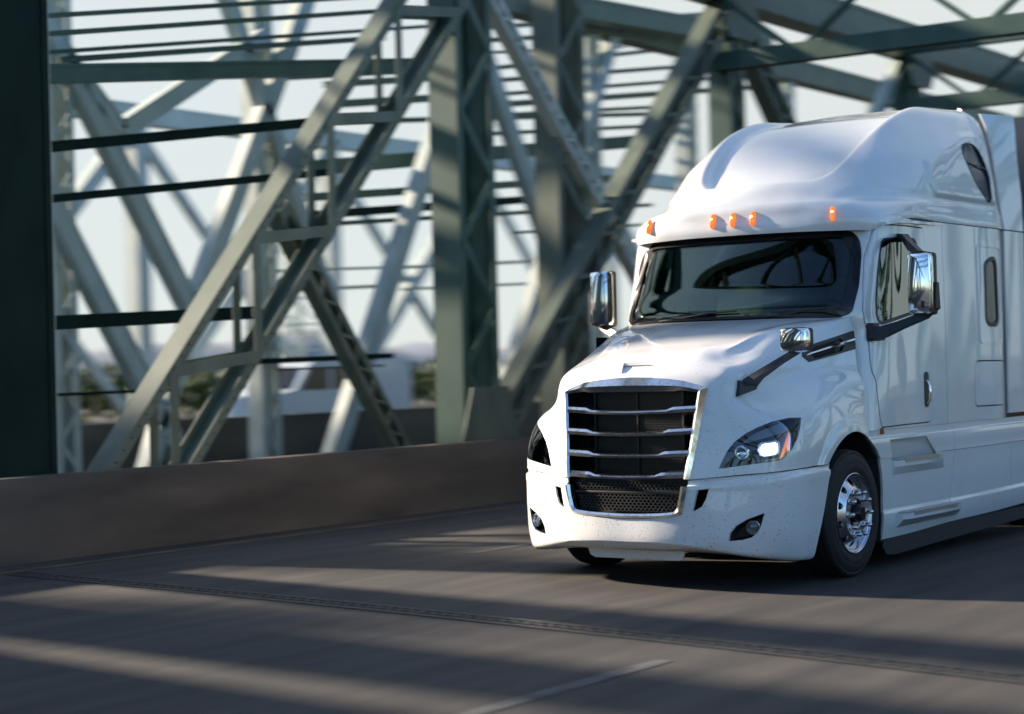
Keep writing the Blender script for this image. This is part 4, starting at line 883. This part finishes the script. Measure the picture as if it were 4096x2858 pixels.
# front wheels
def wheel(s):
    cx, cy, cz = s*1.10, 1.295, .498
    def L_(name, prof, seg, m, par, off_=0.0):
        bm = bmesh.new(); lathe(bm, prof, seg, (0, 0, 0)); mirx(bm, s); bmesh.ops.translate(bm, vec=(cx, cy, cz), verts=bm.verts); return build(name, bm, m, par, 30)
    ty = [(-.17, .305), (-.175, .33), (-.165, .40), (-.15, .455), (-.125, .485), (-.09, .494), (-.088, .482), (-.078, .482), (-.076, .497), (-.03, .499), (-.028, .486), (-.018, .486), (-.016, .499), (.016, .499), (.018, .486), (.028, .486), (.03, .499), (.076, .497), (.078, .482), (.088, .482), (.09, .494), (.118, .488), (.132, .472), (.130, .462), (.142, .44), (.152, .405), (.150, .395), (.154, .385), (.150, .345), (.142, .325), (.136, .31), (.12, .300), (.0, .29), (-.15, .29), (-.17, .305)]
    w = empty('front_wheel', None, None); w.location = (0, 0, 0); w.parent = T
    for k in list(w.keys()): del w[k]
    L_('tyre', ty, 64, M['rubber'], w)
    rim = [(-.13, .29), (.10, .288), (.136, .303), (.146, .312), (.141, .316), (.130, .308), (.122, .292), (.096, .284), (.080, .278), (.070, .270), (.074, .262), (.10, .235), (.128, .205), (.140, .19), (.146, .182), (.146, .125), (.138, .118), (.12, .118), (.09, .12)]
    rim = [(.10, .288), (.136, .300), (.148, .309), (.145, .314), (.136, .306), (.128, .292), (.104, .284), (.088, .276), (.092, .268), (.112, .243), (.136, .212), (.150, .196), (.156, .188), (.156, .122), (.150, .116), (.125, .116), (.125, .150), (.10, .19), (.06, .27), (.06, .288), (.10, .288)]
    rm = L_('rim', rim, 80, M['alu'], w)
    bm = bmesh.new()
    for k in range(10):
        a = 2*math.pi*(k+.5)/10; bmesh.ops.create_cone(bm, cap_ends=True, segments=20, radius1=.029, radius2=.029, depth=.30, matrix=Matrix.Translation((cx+s*.05, cy+.236*math.cos(a), cz+.236*math.sin(a))) @ Matrix.Rotation(R(90), 4, 'Y'))
    boolean(rm, bm)
    L_('brake_drum', [(-.1, .285), (.0, .27), (.02, .2), (.02, .0)], 40, M['void'], w)
    L_('hub', [(.10, .118), (.148, .112), (.155, .10), (.150, .07), (.175, .068), (.205, .06), (.215, .05), (.215, .0)], 32, M['blackgloss'], w)
    for k in range(10):
        a = 2*math.pi*k/10; bm = bmesh.new()
        lathe(bm, [(.152, .024), (.168, .024), (.172, .019), (.205, .018), (.218, .014), (.224, .006), (.225, 0)], 14, (0, 0, 0)); mirx(bm, s)
        bmesh.ops.translate(bm, vec=(cx, cy+.1675*math.cos(a), cz+.1675*math.sin(a)), verts=bm.verts); build('lug_nut', bm, M['alu'], w, 40)
for s in (1, -1): wheel(s)
# chassis under the cab, with a dark box added to stop light leaking
bm = bmesh.new()
for s in (1, -1): box(bm, (min(s*.36, s*.45), .35, .55), (max(s*.36, s*.45), 6.6, .82))
box(bm, (-.75, 1.22, .40), (.75, 1.37, .52)); box(bm, (-.35, .4, .35), (.35, 2.3, 1.2), bevel=.05); box(bm, (-1.1, 1.98, .35), (1.1, 5.3, 1.10)); box(bm, (-1.0, .30, .60), (1.0, .33, .88))
build('chassis', bm, M['underside'], T)
for s in (1, -1):
    bm = bmesh.new()
    for yk in (6.15, 7.45):
        lathe(bm, [(-.27, .3), (-.27, .47), (-.24, .498), (.24, .498), (.27, .47), (.27, .3), (.2, .28), (.12, .1), (.12, 0)], 40, (0, 0, 0)) if False else None
        rings = []
        for (h, r) in [(-.27, .0), (-.27, .47), (-.24, .498), (.24, .498), (.27, .47), (.27, .3), (.12, .28), (.10, 0.001)]:
            rings.append([bm.verts.new(V(s*(.93+h), yk+r*math.cos(2*math.pi*k/36), .498+r*math.sin(2*math.pi*k/36))) for k in range(36)])
        for a, b in zip(rings[:-1], rings[1:]):
            for k in range(36): bm.faces.new((a[k], a[(k+1) % 36], b[(k+1) % 36], b[k]))
    build('drive_wheels', bm, M['rubber'], T)

# ---- trailer
tr = empty('box_trailer', 'tall grey box trailer coupled close behind the white cab', 'trailer', (0, 6.1, 0))
bm = bmesh.new(); box(bm, (-1.29, 0, 1.15), (1.29, 14.2, 4.08), bevel=.03); build('trailer_body', bm, M['tank'], tr)
bm = bmesh.new(); box(bm, (-1.30, .0, 1.05), (1.30, 14.2, 1.149)); build('bottom_rail', bm, M['underside'], tr)
bm = bmesh.new()
for k in range(8): box(bm, (1.2901, .3+k*1.8, 1.18), (1.2985, .34+k*1.8, 4.04))
build('side_seam', bm, M['alu'], tr)
for s in (1, -1):
    bm = bmesh.new(); box(bm, (min(s*.9, s*1.0), 2.6, .12), (max(s*.9, s*1.0), 2.75, 1.05)); build('landing_leg', bm, M['underside'], tr)

#ENV
# ================================================================== ROADS AND PARAPETS
def sheet(name, x0, x1, y0, y1, z, m, kind='structure', nx=1, ny=1, th=0.0):
    bm = bmesh.new(); V4 = [bm.verts.new(p) for p in ((x0, y0, z), (x1, y0, z), (x1, y1, z), (x0, y1, z))]; bm.faces.new(V4)
    o = build(name, bm, m, None, None, False); tag(o, kind=kind); return o
sheet('ground', -1500, 1500, -1500, 2500, -.06, M['ground'])
sheet('road', -6.6, 10.4, -60, 220, 0.0, M['asphalt'])
sheet('far_road', -60, -14.5, -120, 300, -.02, M['asphalt'])
bm = bmesh.new()
for (x0, x1, y0, y1) in [(-5.72, -5.58, -60, 200)]:
    bm.faces.new([bm.verts.new(p) for p in ((x0, y0, .004), (x1, y0, .004), (x1, y1, .004), (x0, y1, .004))])
o = build('yellow_edge_line', bm, M['line_y'], None, None, False); tag(o, kind='structure')
bm = bmesh.new()
for (xc, ys) in ((2.0, [(-40.6, -37.6), (-28.4, -25.4), (-16.2, -13.2), (-5.0, -2.9), (9.2, 12.2), (21.4, 24.4), (33.6, 36.6)]), (-2.75, [(-26.4, -23.4), (-14.2, -11.2), (1.6, 4.6), (14.2, 17.2), (26.4, 29.4)])):
    for (y0, y1) in ys: bm.faces.new([bm.verts.new(p) for p in ((xc-.06, y0, .004), (xc+.06, y0, .004), (xc+.06, y1, .004), (xc-.06, y1, .004))])
o = build('lane_markings', bm, M['line_w'], None, None, False); tag(o, kind='structure')
# finger joint across the deck, slightly skewed
bm = bmesh.new()
x = -5.5
def jy(x): return -1.46-.10*(x+3.75)-.006*(x+3.75)**2
while x < 9.6:
    for (a, b, side) in ((0, .055, 1), (.055, .11, -1)):
        w = .06; y0 = jy(x); box(bm, (x+a+.004, y0-(w if side < 0 else .02), .001), (x+b-.004, y0+(w if side > 0 else .02), .0045))
    x += .11
for sgn in (1, -1):
    for k in range(15):
        xa = -5.5+k*1.0; xb = xa+1.0; ya = jy(xa)+sgn*.07; yb_ = jy(xb)+sgn*.07
        bm.faces.new([bm.verts.new(p) for p in ((xa, ya-.0 if sgn > 0 else ya-.07, .0055), (xb, yb_-.0 if sgn > 0 else yb_-.07, .0055), (xb, yb_+(.07 if sgn > 0 else 0), .0055), (xa, ya+(.07 if sgn > 0 else 0), .0055))])
o = build('expansion_joint', bm, M['joint'], None, None); tag(o, kind='structure')
def barrier(name, x, h, y0, y1, m, s=1, label=None):
    bm = bmesh.new(); prof = [(0.02, 0), (0.0, .08), (-.03, .22), (-.06, h-.03), (-.08, h), (-.30, h), (-.33, h-.03), (-.36, 0)]
    y = y0; L_ = 300.0
    while y < y1:
        sweep(bm, [[(x+s*p[0], y+.008, p[1]) for p in prof], [(x+s*p[0], min(y+L_, y1)-.008, p[1]) for p in prof]]); y += L_
    o = build(name, bm, m, None, 40); tag(o, label, 'barrier'); return o
barrier('concrete_barrier', -6.13, .785, -60, 200, M['concrete'], 1, 'long brown-grey concrete barrier with a light top edge beside the road, nearest to the truck')
barrier('concrete_barrier', -13.9, .98, -60, 200, M['concrete_d'], 1, 'dark mossy concrete barrier of the second carriageway, behind the steel truss')
barrier('concrete_barrier', 10.1, .95, -60, 200, M['concrete'], -1, 'concrete barrier on the near edge of the bridge deck behind the photographer')

# ================================================================== STEEL BRIDGES
def frame_of(p0, p1):
    d = (p1-p0); L_ = d.length; d = d.normalized(); up = Vector((1, 0, 0)) if abs(d.x) < .8 else Vector((0, 0, 1))
    w = d.cross(up).normalized(); n = w.cross(d).normalized(); return d, w, n, L_
def obox(bm, p0, p1, w, t, ow=0, on=0):
    """bar from p0 to p1, w wide across, t thick, shifted ow / on"""
    p0 = Vector(p0); p1 = Vector(p1); d, W, N, L_ = frame_of(p0, p1)
    m = Matrix((( d.x, W.x, N.x), (d.y, W.y, N.y), (d.z, W.z, N.z))).to_4x4(); m.translation = p0
    box(bm, (0, ow-w/2, on-t/2), (L_, ow+w/2, on+t/2), mtx=m)
def girder(name, p0, p1, w, d, m, par, style='laced', rivets=False):
    bm = bmesh.new(); p0 = Vector(p0); p1 = Vector(p1); D, W, N, L_ = frame_of(p0, p1); e = min(.10, w*.22)
    if style == 'box':
        obox(bm, p0, p1, w*.9, d)
        for sg in (-1, 1): obox(bm, p0, p1, e*.8, d+.03, sg*(w/2-e*.35), 0)
    elif style == 'plate':
        obox(bm, p0, p1, w, d)
    else:
        for sg in (-1, 1):
            obox(bm, p0, p1, .02, d, sg*(w/2-.01), 0)
            for sn in (-1, 1): obox(bm, p0, p1, e, .014, sg*(w/2-.02-e/2), sn*(d/2-.007))
        st = max(w*.95, .12); n = max(2, int(L_/st)); bw = max(.025, w*.13)
        for k in range(n):
            a = p0+D*(L_*k/n); b = p0+D*(L_*(k+1)/n); sg = 1 if k % 2 else -1
            for sn in (-1, 1): obox(bm, a+W*sg*(w/2-e*.6)+N*sn*(d/2+.006+.004*(k % 2)), b-W*sg*(w/2-e*.6)+N*sn*(d/2+.006+.004*(k % 2)), bw, .010)
        for t in (0, 1):
            a = p0+D*(L_*t-(.5*w if t else 0)); obox(bm, a, a+D*(.5*w), w-.03, .012, 0, d/2+.019)
    if rivets:
        n = int(L_/.16)
        for k in range(n):
            for sg in (-1, 1):
                bmesh.ops.create_icosphere(bm, subdivisions=1, radius=.016, matrix=Matrix.Translation(p0+D*(.08+k*.16)+W*sg*(w/2-e*.45)+N*(d/2+.008))); bmesh.ops.create_icosphere(bm, subdivisions=1, radius=.016, matrix=Matrix.Translation(p0+D*(.08+k*.16)+W*sg*(w/2-e*.45)-N*(d/2+.008)))
    return build(name, bm, m, par, 30)
def gusset(p, w, h, x, m, par, t=.03):
    bm = bmesh.new(); pol = [(-w/2, -h*.2), (-w*.3, h/2), (w*.3, h/2), (w/2, -h*.2), (w*.35, -h/2), (-w*.35, -h/2)]
    prism(bm, [(x, p[0]+a, p[1]+b) for a, b in pol], (1, 0, 0), -t/2, t/2); return build('gusset_plate', bm, m, par)

bridge = empty('steel_bridge', 'green riveted steel truss bridge standing behind the concrete barrier and over the truck', 'bridge', (-6.9, 0, 0))
bridge.location = (0, 0, 0)
XA = -7.0; S1, S2, S3, SK = M['steel'], M['steel2'], M['steel3'], M['steel_k']
ztop = 7.5
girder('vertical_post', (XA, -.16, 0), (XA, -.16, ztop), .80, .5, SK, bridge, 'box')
girder('vertical_post', (XA-.1, .47, 0), (XA-.1, .47, ztop), .10, .12, S3, bridge, 'plate')
girder('vertical_post', (XA, 7.35, 0), (XA, 7.35, ztop), .80, .45, S1, bridge, 'laced')
girder('vertical_post', (XA-.3, 10.1, 0), (XA-.3, 10.1, ztop), .75, .4, S2, bridge, 'laced')
girder('diagonal_brace', (XA+.12, .85, .0), (XA+.12, 7.35, 7.25), .98, .30, S2, bridge, 'laced', True)
girder('diagonal_brace', (XA-.2, 3.98, 3.62), (XA-.2, 6.5, .2), .26, .2, S2, bridge, 'laced')
for (y, z) in ((7.35, 7.2), (.1, 7.2), (7.35, .9)): gusset((y, z), 1.3 if z > 6 or z < 1 else .5, 1.1 if z > 6 or z < 1 else .5, XA+.35 if z != 4.1 else XA+.0, S1 if z > 6 else S2, bridge)
girder('top_chord', (XA, -60, ztop+.25), (XA, 120, ztop+.25), .6, .5, S1, bridge, 'box')
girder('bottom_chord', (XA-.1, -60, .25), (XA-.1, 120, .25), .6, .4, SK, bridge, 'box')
P = 7.2; y = 14.5; k = 0
while y < 110:
    girder('vertical_post', (XA, y, 0), (XA, y, ztop), .5, .4, S1 if k < 2 else S2, bridge, 'laced' if k < 6 else 'box')
    a, b = ((0.3, ztop), (ztop, 0.3))[k % 2]
    girder('diagonal_brace', (XA+.05, y-P, a), (XA+.05, y, b), .45, .3, S2, bridge, 'laced' if k < 6 else 'box')
    girder('diagonal_brace', (XA-.1, y-P, b), (XA-.1, y, a), .22, .2, S3, bridge, 'laced' if k < 4 else 'plate')
    gusset((y, ztop-.2), 1.2, .9, XA+.3, S1, bridge)
    y += P; k += 1
# truss outside the picture: wide unseen diagonals added, gaps spaced for sun patches
for (ya, wid, sty) in ((-2.85, .72, 'box'), (-4.95, .95, 'box'), (-6.85, 1.45, 'box'), (-9.0, 1.7, 'box')):
    girder('diagonal_brace', (XA, ya+.737*1.95, .75), (XA, ya-.737*(7.3-2.65), 7.3), wid, .3, S1, bridge, sty)
for yp in (-9.5, -16.7, -23.9):
    girder('vertical_post', (XA, yp, 0), (XA, yp, ztop), .8, .45, S1, bridge, 'laced')
    girder('diagonal_brace', (XA, yp, .3), (XA, yp-7.2, ztop), .7, .3, S1, bridge, 'box')
# portal and sway frames over the road
def sway(y, m, z1=7.6, z0=6.45, x0=XA, x1=10.9):
    girder('overhead_strut', (x0, y, z0), (x1, y, z0), .26, .25, m, bridge, 'box')
    girder('overhead_strut', (x0, y, z1), (x1, y, z1), .22, .25, m, bridge, 'box')
    bm = bmesh.new(); n = 12
    for k in range(n):
        xa = x0+(x1-x0)*k/n; xb = x0+(x1-x0)*(k+1)/n
        obox(bm, (xa, y, z0 if k % 2 else z1), (xb, y, z1 if k % 2 else z0), .12, .08)
    build('sway_lacing', bm, m, bridge)
for y_ in (14.1, 21.3, 28.7, 35.9, 43.1, 50.3, 57.5, 64.7, 79.1, 93.5): sway(y_, S1)
for y_ in (-16.7, -9.5, -2.3): sway(y_, S1)
for k, y_ in enumerate((14.1, 28.7, 43.1)):
    girder('lateral_brace', (XA, y_, 7.7), (10.9, y_+14.4, 7.7), .3, .2, S1, bridge); girder('lateral_brace', (10.9, y_, 7.75), (XA, y_+14.4, 7.75), .3, .2, S1, bridge)
XB = 10.9
for k in range(-4, 9):
    y = -2.3+7.2*k
    girder('vertical_post', (XB, y, 0), (XB, y, ztop), .5, .4, S1, bridge, 'box')
    a, b = ((0.3, ztop), (ztop, 0.3))[k % 2]
    girder('diagonal_brace', (XB, y, a), (XB, y+7.2, b), .5, .3, S1, bridge, 'box')
girder('top_chord', (XB, -60, ztop+.25), (XB, 120, ztop+.25), .6, .5, S1, bridge, 'box')

# second bridge on the far carriageway, haze put into its paler paint
bridge2 = empty('steel_bridge', 'paler second truss bridge seen through the green one, over the far carriageway', 'bridge', (0, 0, 0))
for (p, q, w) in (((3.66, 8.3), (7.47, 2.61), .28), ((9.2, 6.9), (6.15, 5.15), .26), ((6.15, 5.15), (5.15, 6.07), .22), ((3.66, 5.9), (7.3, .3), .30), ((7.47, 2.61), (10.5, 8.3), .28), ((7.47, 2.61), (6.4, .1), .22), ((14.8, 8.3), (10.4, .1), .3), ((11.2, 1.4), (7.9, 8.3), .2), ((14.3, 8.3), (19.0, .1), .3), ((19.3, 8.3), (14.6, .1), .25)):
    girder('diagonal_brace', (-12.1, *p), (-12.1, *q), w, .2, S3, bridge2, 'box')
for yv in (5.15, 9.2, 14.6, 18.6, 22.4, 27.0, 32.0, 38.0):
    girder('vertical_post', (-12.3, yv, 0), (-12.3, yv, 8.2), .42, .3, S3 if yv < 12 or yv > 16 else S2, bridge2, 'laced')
girder('top_chord', (-12.2, -5, 8.4), (-12.2, 120, 8.4), .5, .4, S2, bridge2, 'box')
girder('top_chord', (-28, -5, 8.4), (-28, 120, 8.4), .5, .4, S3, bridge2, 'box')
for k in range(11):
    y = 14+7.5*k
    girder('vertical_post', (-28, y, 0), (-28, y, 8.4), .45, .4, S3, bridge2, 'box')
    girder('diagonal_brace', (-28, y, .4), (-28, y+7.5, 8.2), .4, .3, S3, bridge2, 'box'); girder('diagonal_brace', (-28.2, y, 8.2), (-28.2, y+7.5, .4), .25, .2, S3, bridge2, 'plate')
BRACES = [
((-10.00,2.69,3.81),(-10.00,8.10,4.53),0.099,'k'),
((-10.00,2.71,4.43),(-10.00,8.82,5.37),0.130,'k'),
((-13.00,11.12,5.05),(-13.00,21.39,6.35),0.251,'g'),
((-13.00,11.10,4.57),(-13.00,20.48,5.52),0.132,'g'),
((-13.00,11.09,4.27),(-13.00,20.98,5.26),0.141,'k'),
((-13.00,11.08,4.11),(-13.00,22.05,5.06),0.076,'g'),
((-13.00,16.93,4.24),(-13.00,21.66,4.62),0.054,'g'),
((-10.00,2.75,5.79),(-10.00,11.61,7.42),0.062,'g'),
((-10.00,2.76,6.01),(-10.00,11.62,7.65),0.056,'g'),
((-10.00,2.74,5.32),(-10.00,11.57,6.47),0.222,'g'),
((-11.50,4.31,5.95),(-11.50,13.63,7.59),0.054,'g'),
((-11.50,4.54,5.88),(-11.50,11.33,7.05),0.078,'g'),
((-13.00,9.79,6.43),(-13.00,15.62,7.29),0.199,'g'),
((-14.50,17.68,8.42),(-14.50,28.82,10.30),0.089,'g'),
((-14.50,17.67,8.16),(-14.50,23.95,9.18),0.094,'g'),
((-14.50,17.66,7.92),(-14.50,23.55,8.79),0.056,'g'),
((-14.50,17.65,7.57),(-14.50,29.96,9.79),0.090,'g'),
((-14.50,17.64,7.34),(-14.50,28.99,9.09),0.089,'g'),
((-14.50,17.62,7.06),(-14.50,28.05,8.60),0.079,'g'),
((-14.50,17.62,6.86),(-14.50,29.89,8.57),0.120,'g'),
((-14.50,17.61,6.66),(-14.50,26.71,7.80),0.078,'g'),
((-14.50,18.36,6.39),(-14.50,26.69,7.35),0.078,'g'),
((-11.50,16.26,8.30),(-11.50,24.64,8.70),0.394,'t'),
((-9.00,5.41,2.47),(-9.00,1.81,2.31),0.160,'k'),
((-12.00,8.57,1.87),(-12.00,11.98,1.93),0.085,'k'),
((-12.00,4.31,1.47),(-12.00,6.90,1.49),0.043,'k'),
((-12.00,9.16,1.74),(-12.00,11.74,1.77),0.035,'g'),
((-15.00,13.94,7.28),(-15.00,18.50,8.00),0.086,'g'),
((-15.00,13.93,6.95),(-15.00,18.48,7.63),0.121,'g'),
((-15.00,13.91,6.58),(-15.00,18.47,7.22),0.138,'g'),
((-16.50,15.24,6.52),(-16.50,28.86,8.00),0.100,'g'),
((-17.00,13.93,3.62),(-17.00,17.93,3.81),0.053,'p'),
((-17.00,13.91,3.23),(-17.00,17.91,3.43),0.071,'p'),
((-17.00,18.52,3.83),(-17.00,26.13,4.27),0.071,'p'),
((-17.00,18.50,3.37),(-17.00,26.10,3.73),0.060,'p'),
]
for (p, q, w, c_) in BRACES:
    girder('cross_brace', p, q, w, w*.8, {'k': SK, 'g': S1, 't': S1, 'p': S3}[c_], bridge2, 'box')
# lattice pylon beyond
py = empty('lattice_pylon', 'slim pale lattice pylon standing beyond the far carriageway, under the horizontal beams', 'pylon', (-30, 29.5, 0))
apex = V(0, 0, 6.2)
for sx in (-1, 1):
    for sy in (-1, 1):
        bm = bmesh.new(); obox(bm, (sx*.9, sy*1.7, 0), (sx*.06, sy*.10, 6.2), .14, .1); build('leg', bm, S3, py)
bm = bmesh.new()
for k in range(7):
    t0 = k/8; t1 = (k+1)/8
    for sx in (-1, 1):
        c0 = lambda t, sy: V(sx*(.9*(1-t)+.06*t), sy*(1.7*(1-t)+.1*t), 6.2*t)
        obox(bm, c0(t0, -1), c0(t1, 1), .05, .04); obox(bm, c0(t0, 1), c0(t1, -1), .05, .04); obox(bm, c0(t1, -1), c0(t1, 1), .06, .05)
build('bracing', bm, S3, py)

# ================================================================== BEYOND THE BRIDGE
def leaves(bm, c, r, n, size, rnd, squash=.8):
    for _ in range(n):
        d = Vector((rnd.gauss(0, 1), rnd.gauss(0, 1), rnd.gauss(0, 1))).normalized()*(rnd.random()**.45)
        p = Vector(c)+Vector((d.x*r[0], d.y*r[1], d.z*r[2])); a = rnd.random()*6.28; q = Matrix.Rotation(a, 3, Vector((rnd.gauss(0, 1), rnd.gauss(0, 1), rnd.gauss(0, 1))).normalized()); s = size*rnd.uniform(.6, 1.3)
        bm.faces.new([bm.verts.new(p+q @ Vector(v)*s) for v in ((-.5, -.3, 0), (.5, -.3, .1), (.6, .3, 0), (-.4, .35, -.1))])
rnd = random.Random(5)
bm = bmesh.new()
for k in range(90):
    y = 22+k*.75; h = 2.0+.25*math.sin(k*.7)+rnd.uniform(-.1, .1); leaves(bm, (-46+rnd.uniform(-.4, .4), y, h*.5), (1.0, .8, h*.52), 110, .28, rnd)
tag(build('hedge', bm, M['leaf'], None, None, False), 'long clipped yellow-green hedge beyond the far carriageway, behind the white van', 'hedge')
bm = bmesh.new()
for k in range(120):
    y = 20+k*1.5; h = 1.6+.5*math.sin(k*.37)+rnd.uniform(-.2, .3); leaves(bm, (-58+rnd.uniform(-.4, .4), y, h*.5), (1.4, 1.3, h*.52), 60, .45, rnd)
tag(build('shrubs', bm, M['leaf_d'], None, None, False), kind='stuff')

# white van on the far carriageway
van = empty('delivery_van', 'white panel van passing on the far carriageway, seen between the truss members', 'van', (-25, 22.2, -.02))
bm = bmesh.new()
prof = [(0, .35), (0, 1.0), (.06, 1.15), (.75, 1.28), (1.25, 1.88), (1.5, 1.98), (5.2, 2.0), (5.4, 1.9), (5.45, .35)]
sweep(bm, [[V(x, y*1.04 if False else y, z-(.0 if abs(x) < .85 else .02)) for y, z in prof] for x in (-.95, -.9, .9, .95)])
vb = build('body', bm, M['van'], van)
for s in (1, -1):
    for nm, pl in (('side_window', [(.95, 1.25), (1.35, 1.78), (2.05, 1.80), (2.05, 1.25)]), ('rear_window', [(2.2, 1.25), (2.2, 1.8), (3.4, 1.8), (3.4, 1.25)])):
        bm = bmesh.new(); prism(bm, [(0, a, b) for a, b in pl], (s, 0, 0), .93, .962); build(nm, bm, M['blackgloss'], van)
    for yw in (.95, 4.4):
        bm = bmesh.new(); rings = [[bm.verts.new(V(s*x, yw+r*math.cos(2*math.pi*k/28), .35+r*math.sin(2*math.pi*k/28))) for k in range(28)] for x, r in ((.70, .2), (.70, .34), (.96, .34), (.965, .2), (.94, .19), (.94, .001))]
        for a, b in zip(rings[:-1], rings[1:]):
            for k in range(28): bm.faces.new((a[k], a[(k+1) % 28], b[(k+1) % 28], b[k]))
        build('wheel', bm, M['rubber'], van)
    bm = bmesh.new(); box(bm, (min(s*.75, s*.93), 5.44, 1.0), (max(s*.75, s*.93), 5.47, 1.35)); build('tail_light', bm, M['red'], van)
bm = bmesh.new(); box(bm, (-.75, .75, 1.3), (.75, .78, 1.31)); prism(bm, [(-.75, .80, 1.30), (.75, .80, 1.30), (.68, 1.2, 1.80), (-.68, 1.2, 1.80)], (0, -.75, .6), .03, .06); build('windscreen', bm, M['blackgloss'], van)

# ridge on the far shore, mist painted into its grey-blue colour
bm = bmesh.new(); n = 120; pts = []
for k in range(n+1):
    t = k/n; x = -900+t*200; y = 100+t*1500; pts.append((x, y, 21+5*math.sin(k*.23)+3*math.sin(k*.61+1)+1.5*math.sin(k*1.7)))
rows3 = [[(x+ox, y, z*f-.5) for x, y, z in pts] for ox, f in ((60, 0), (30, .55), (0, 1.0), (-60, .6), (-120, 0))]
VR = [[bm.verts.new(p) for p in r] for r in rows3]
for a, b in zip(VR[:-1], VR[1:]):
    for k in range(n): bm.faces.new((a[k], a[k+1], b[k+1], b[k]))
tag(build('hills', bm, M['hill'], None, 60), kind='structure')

# trees: an unseen dense row added to shade the road, and a few behind the camera side, mirrored in the paintwork
def tree(loc, h, cr, label, group, n=26, m='leaf_d', seed=1, trunk_h=.35):
    rr = random.Random(seed); t = empty('offscreen_tree', label, 'tree', loc, group)
    bm = bmesh.new(); tube(bm, [(0, 0, 0), (.08, .03, h*.3), (-.05, .08, h*.6), (0, 0, h*.92)], [h*.035, h*.026, h*.016, h*.004], 8)
    for k in range(9):
        a = rr.random()*6.28; z0 = h*(trunk_h+.06*k); e = V(math.cos(a), math.sin(a), .5)*cr*.75
        tube(bm, [(0, 0, z0), tuple(V(0, 0, z0)+e*.5+V(0, 0, .1)), tuple(V(0, 0, z0)+e)], [h*.012, h*.008, h*.003], 5)
    build('trunk', bm, M['bark'], t)
    bm = bmesh.new()
    for k in range(n):
        a = rr.random()*6.28; q = rr.random()**.6; z = h*(trunk_h+(1-trunk_h)*rr.random()); f = math.sin(math.pi*min(1, max(.12, (z/h-trunk_h)/(1-trunk_h)*.85+.12)))
        leaves(bm, (math.cos(a)*cr*q*f, math.sin(a)*cr*q*f, z*.95), (cr*.33, cr*.33, cr*.26), 70, .34, rr)
    build('crown', bm, M[m], t, None, False)
for i, (x, y, h) in enumerate([(-24, -16, 9.9), (-25, -11.5, 9.4), (-24.5, -7.2, 9.8), (-25.5, -3.0, 9.2), (-24.6, 1.4, 9.5), (-25.3, 5.4, 9.0), (-25, 9.4, 9.6)]):
    tree((x, y, 0), h, 2.7, ['first', 'second', 'third', 'fourth', 'fifth', 'sixth', 'last'][i]+' dark leafy tree in the unseen row added to shade the road, counted from behind the photographer', 'unseen shade trees left of the bridge', 34, 'leaf_d', 10+i, .12)
for i, (x, y, h) in enumerate([(27, -8, 9), (31, 6, 7.5), (25, 16, 10), (23, 30, 8), (27, -22, 9)]):
    tree((x, y, 0), h, 3.4, ['tall leafy tree opposite the truck, near side of the bridge', 'short leafy tree between two taller ones, near side of the bridge', 'tallest leafy tree level with the trailer, near side of the bridge', 'farthest leafy tree along the near side of the bridge', 'leafy tree well behind the photographer, near side of the bridge'][i], 'trees on the near side', 30, 'leaf_d', 40+i, .25)
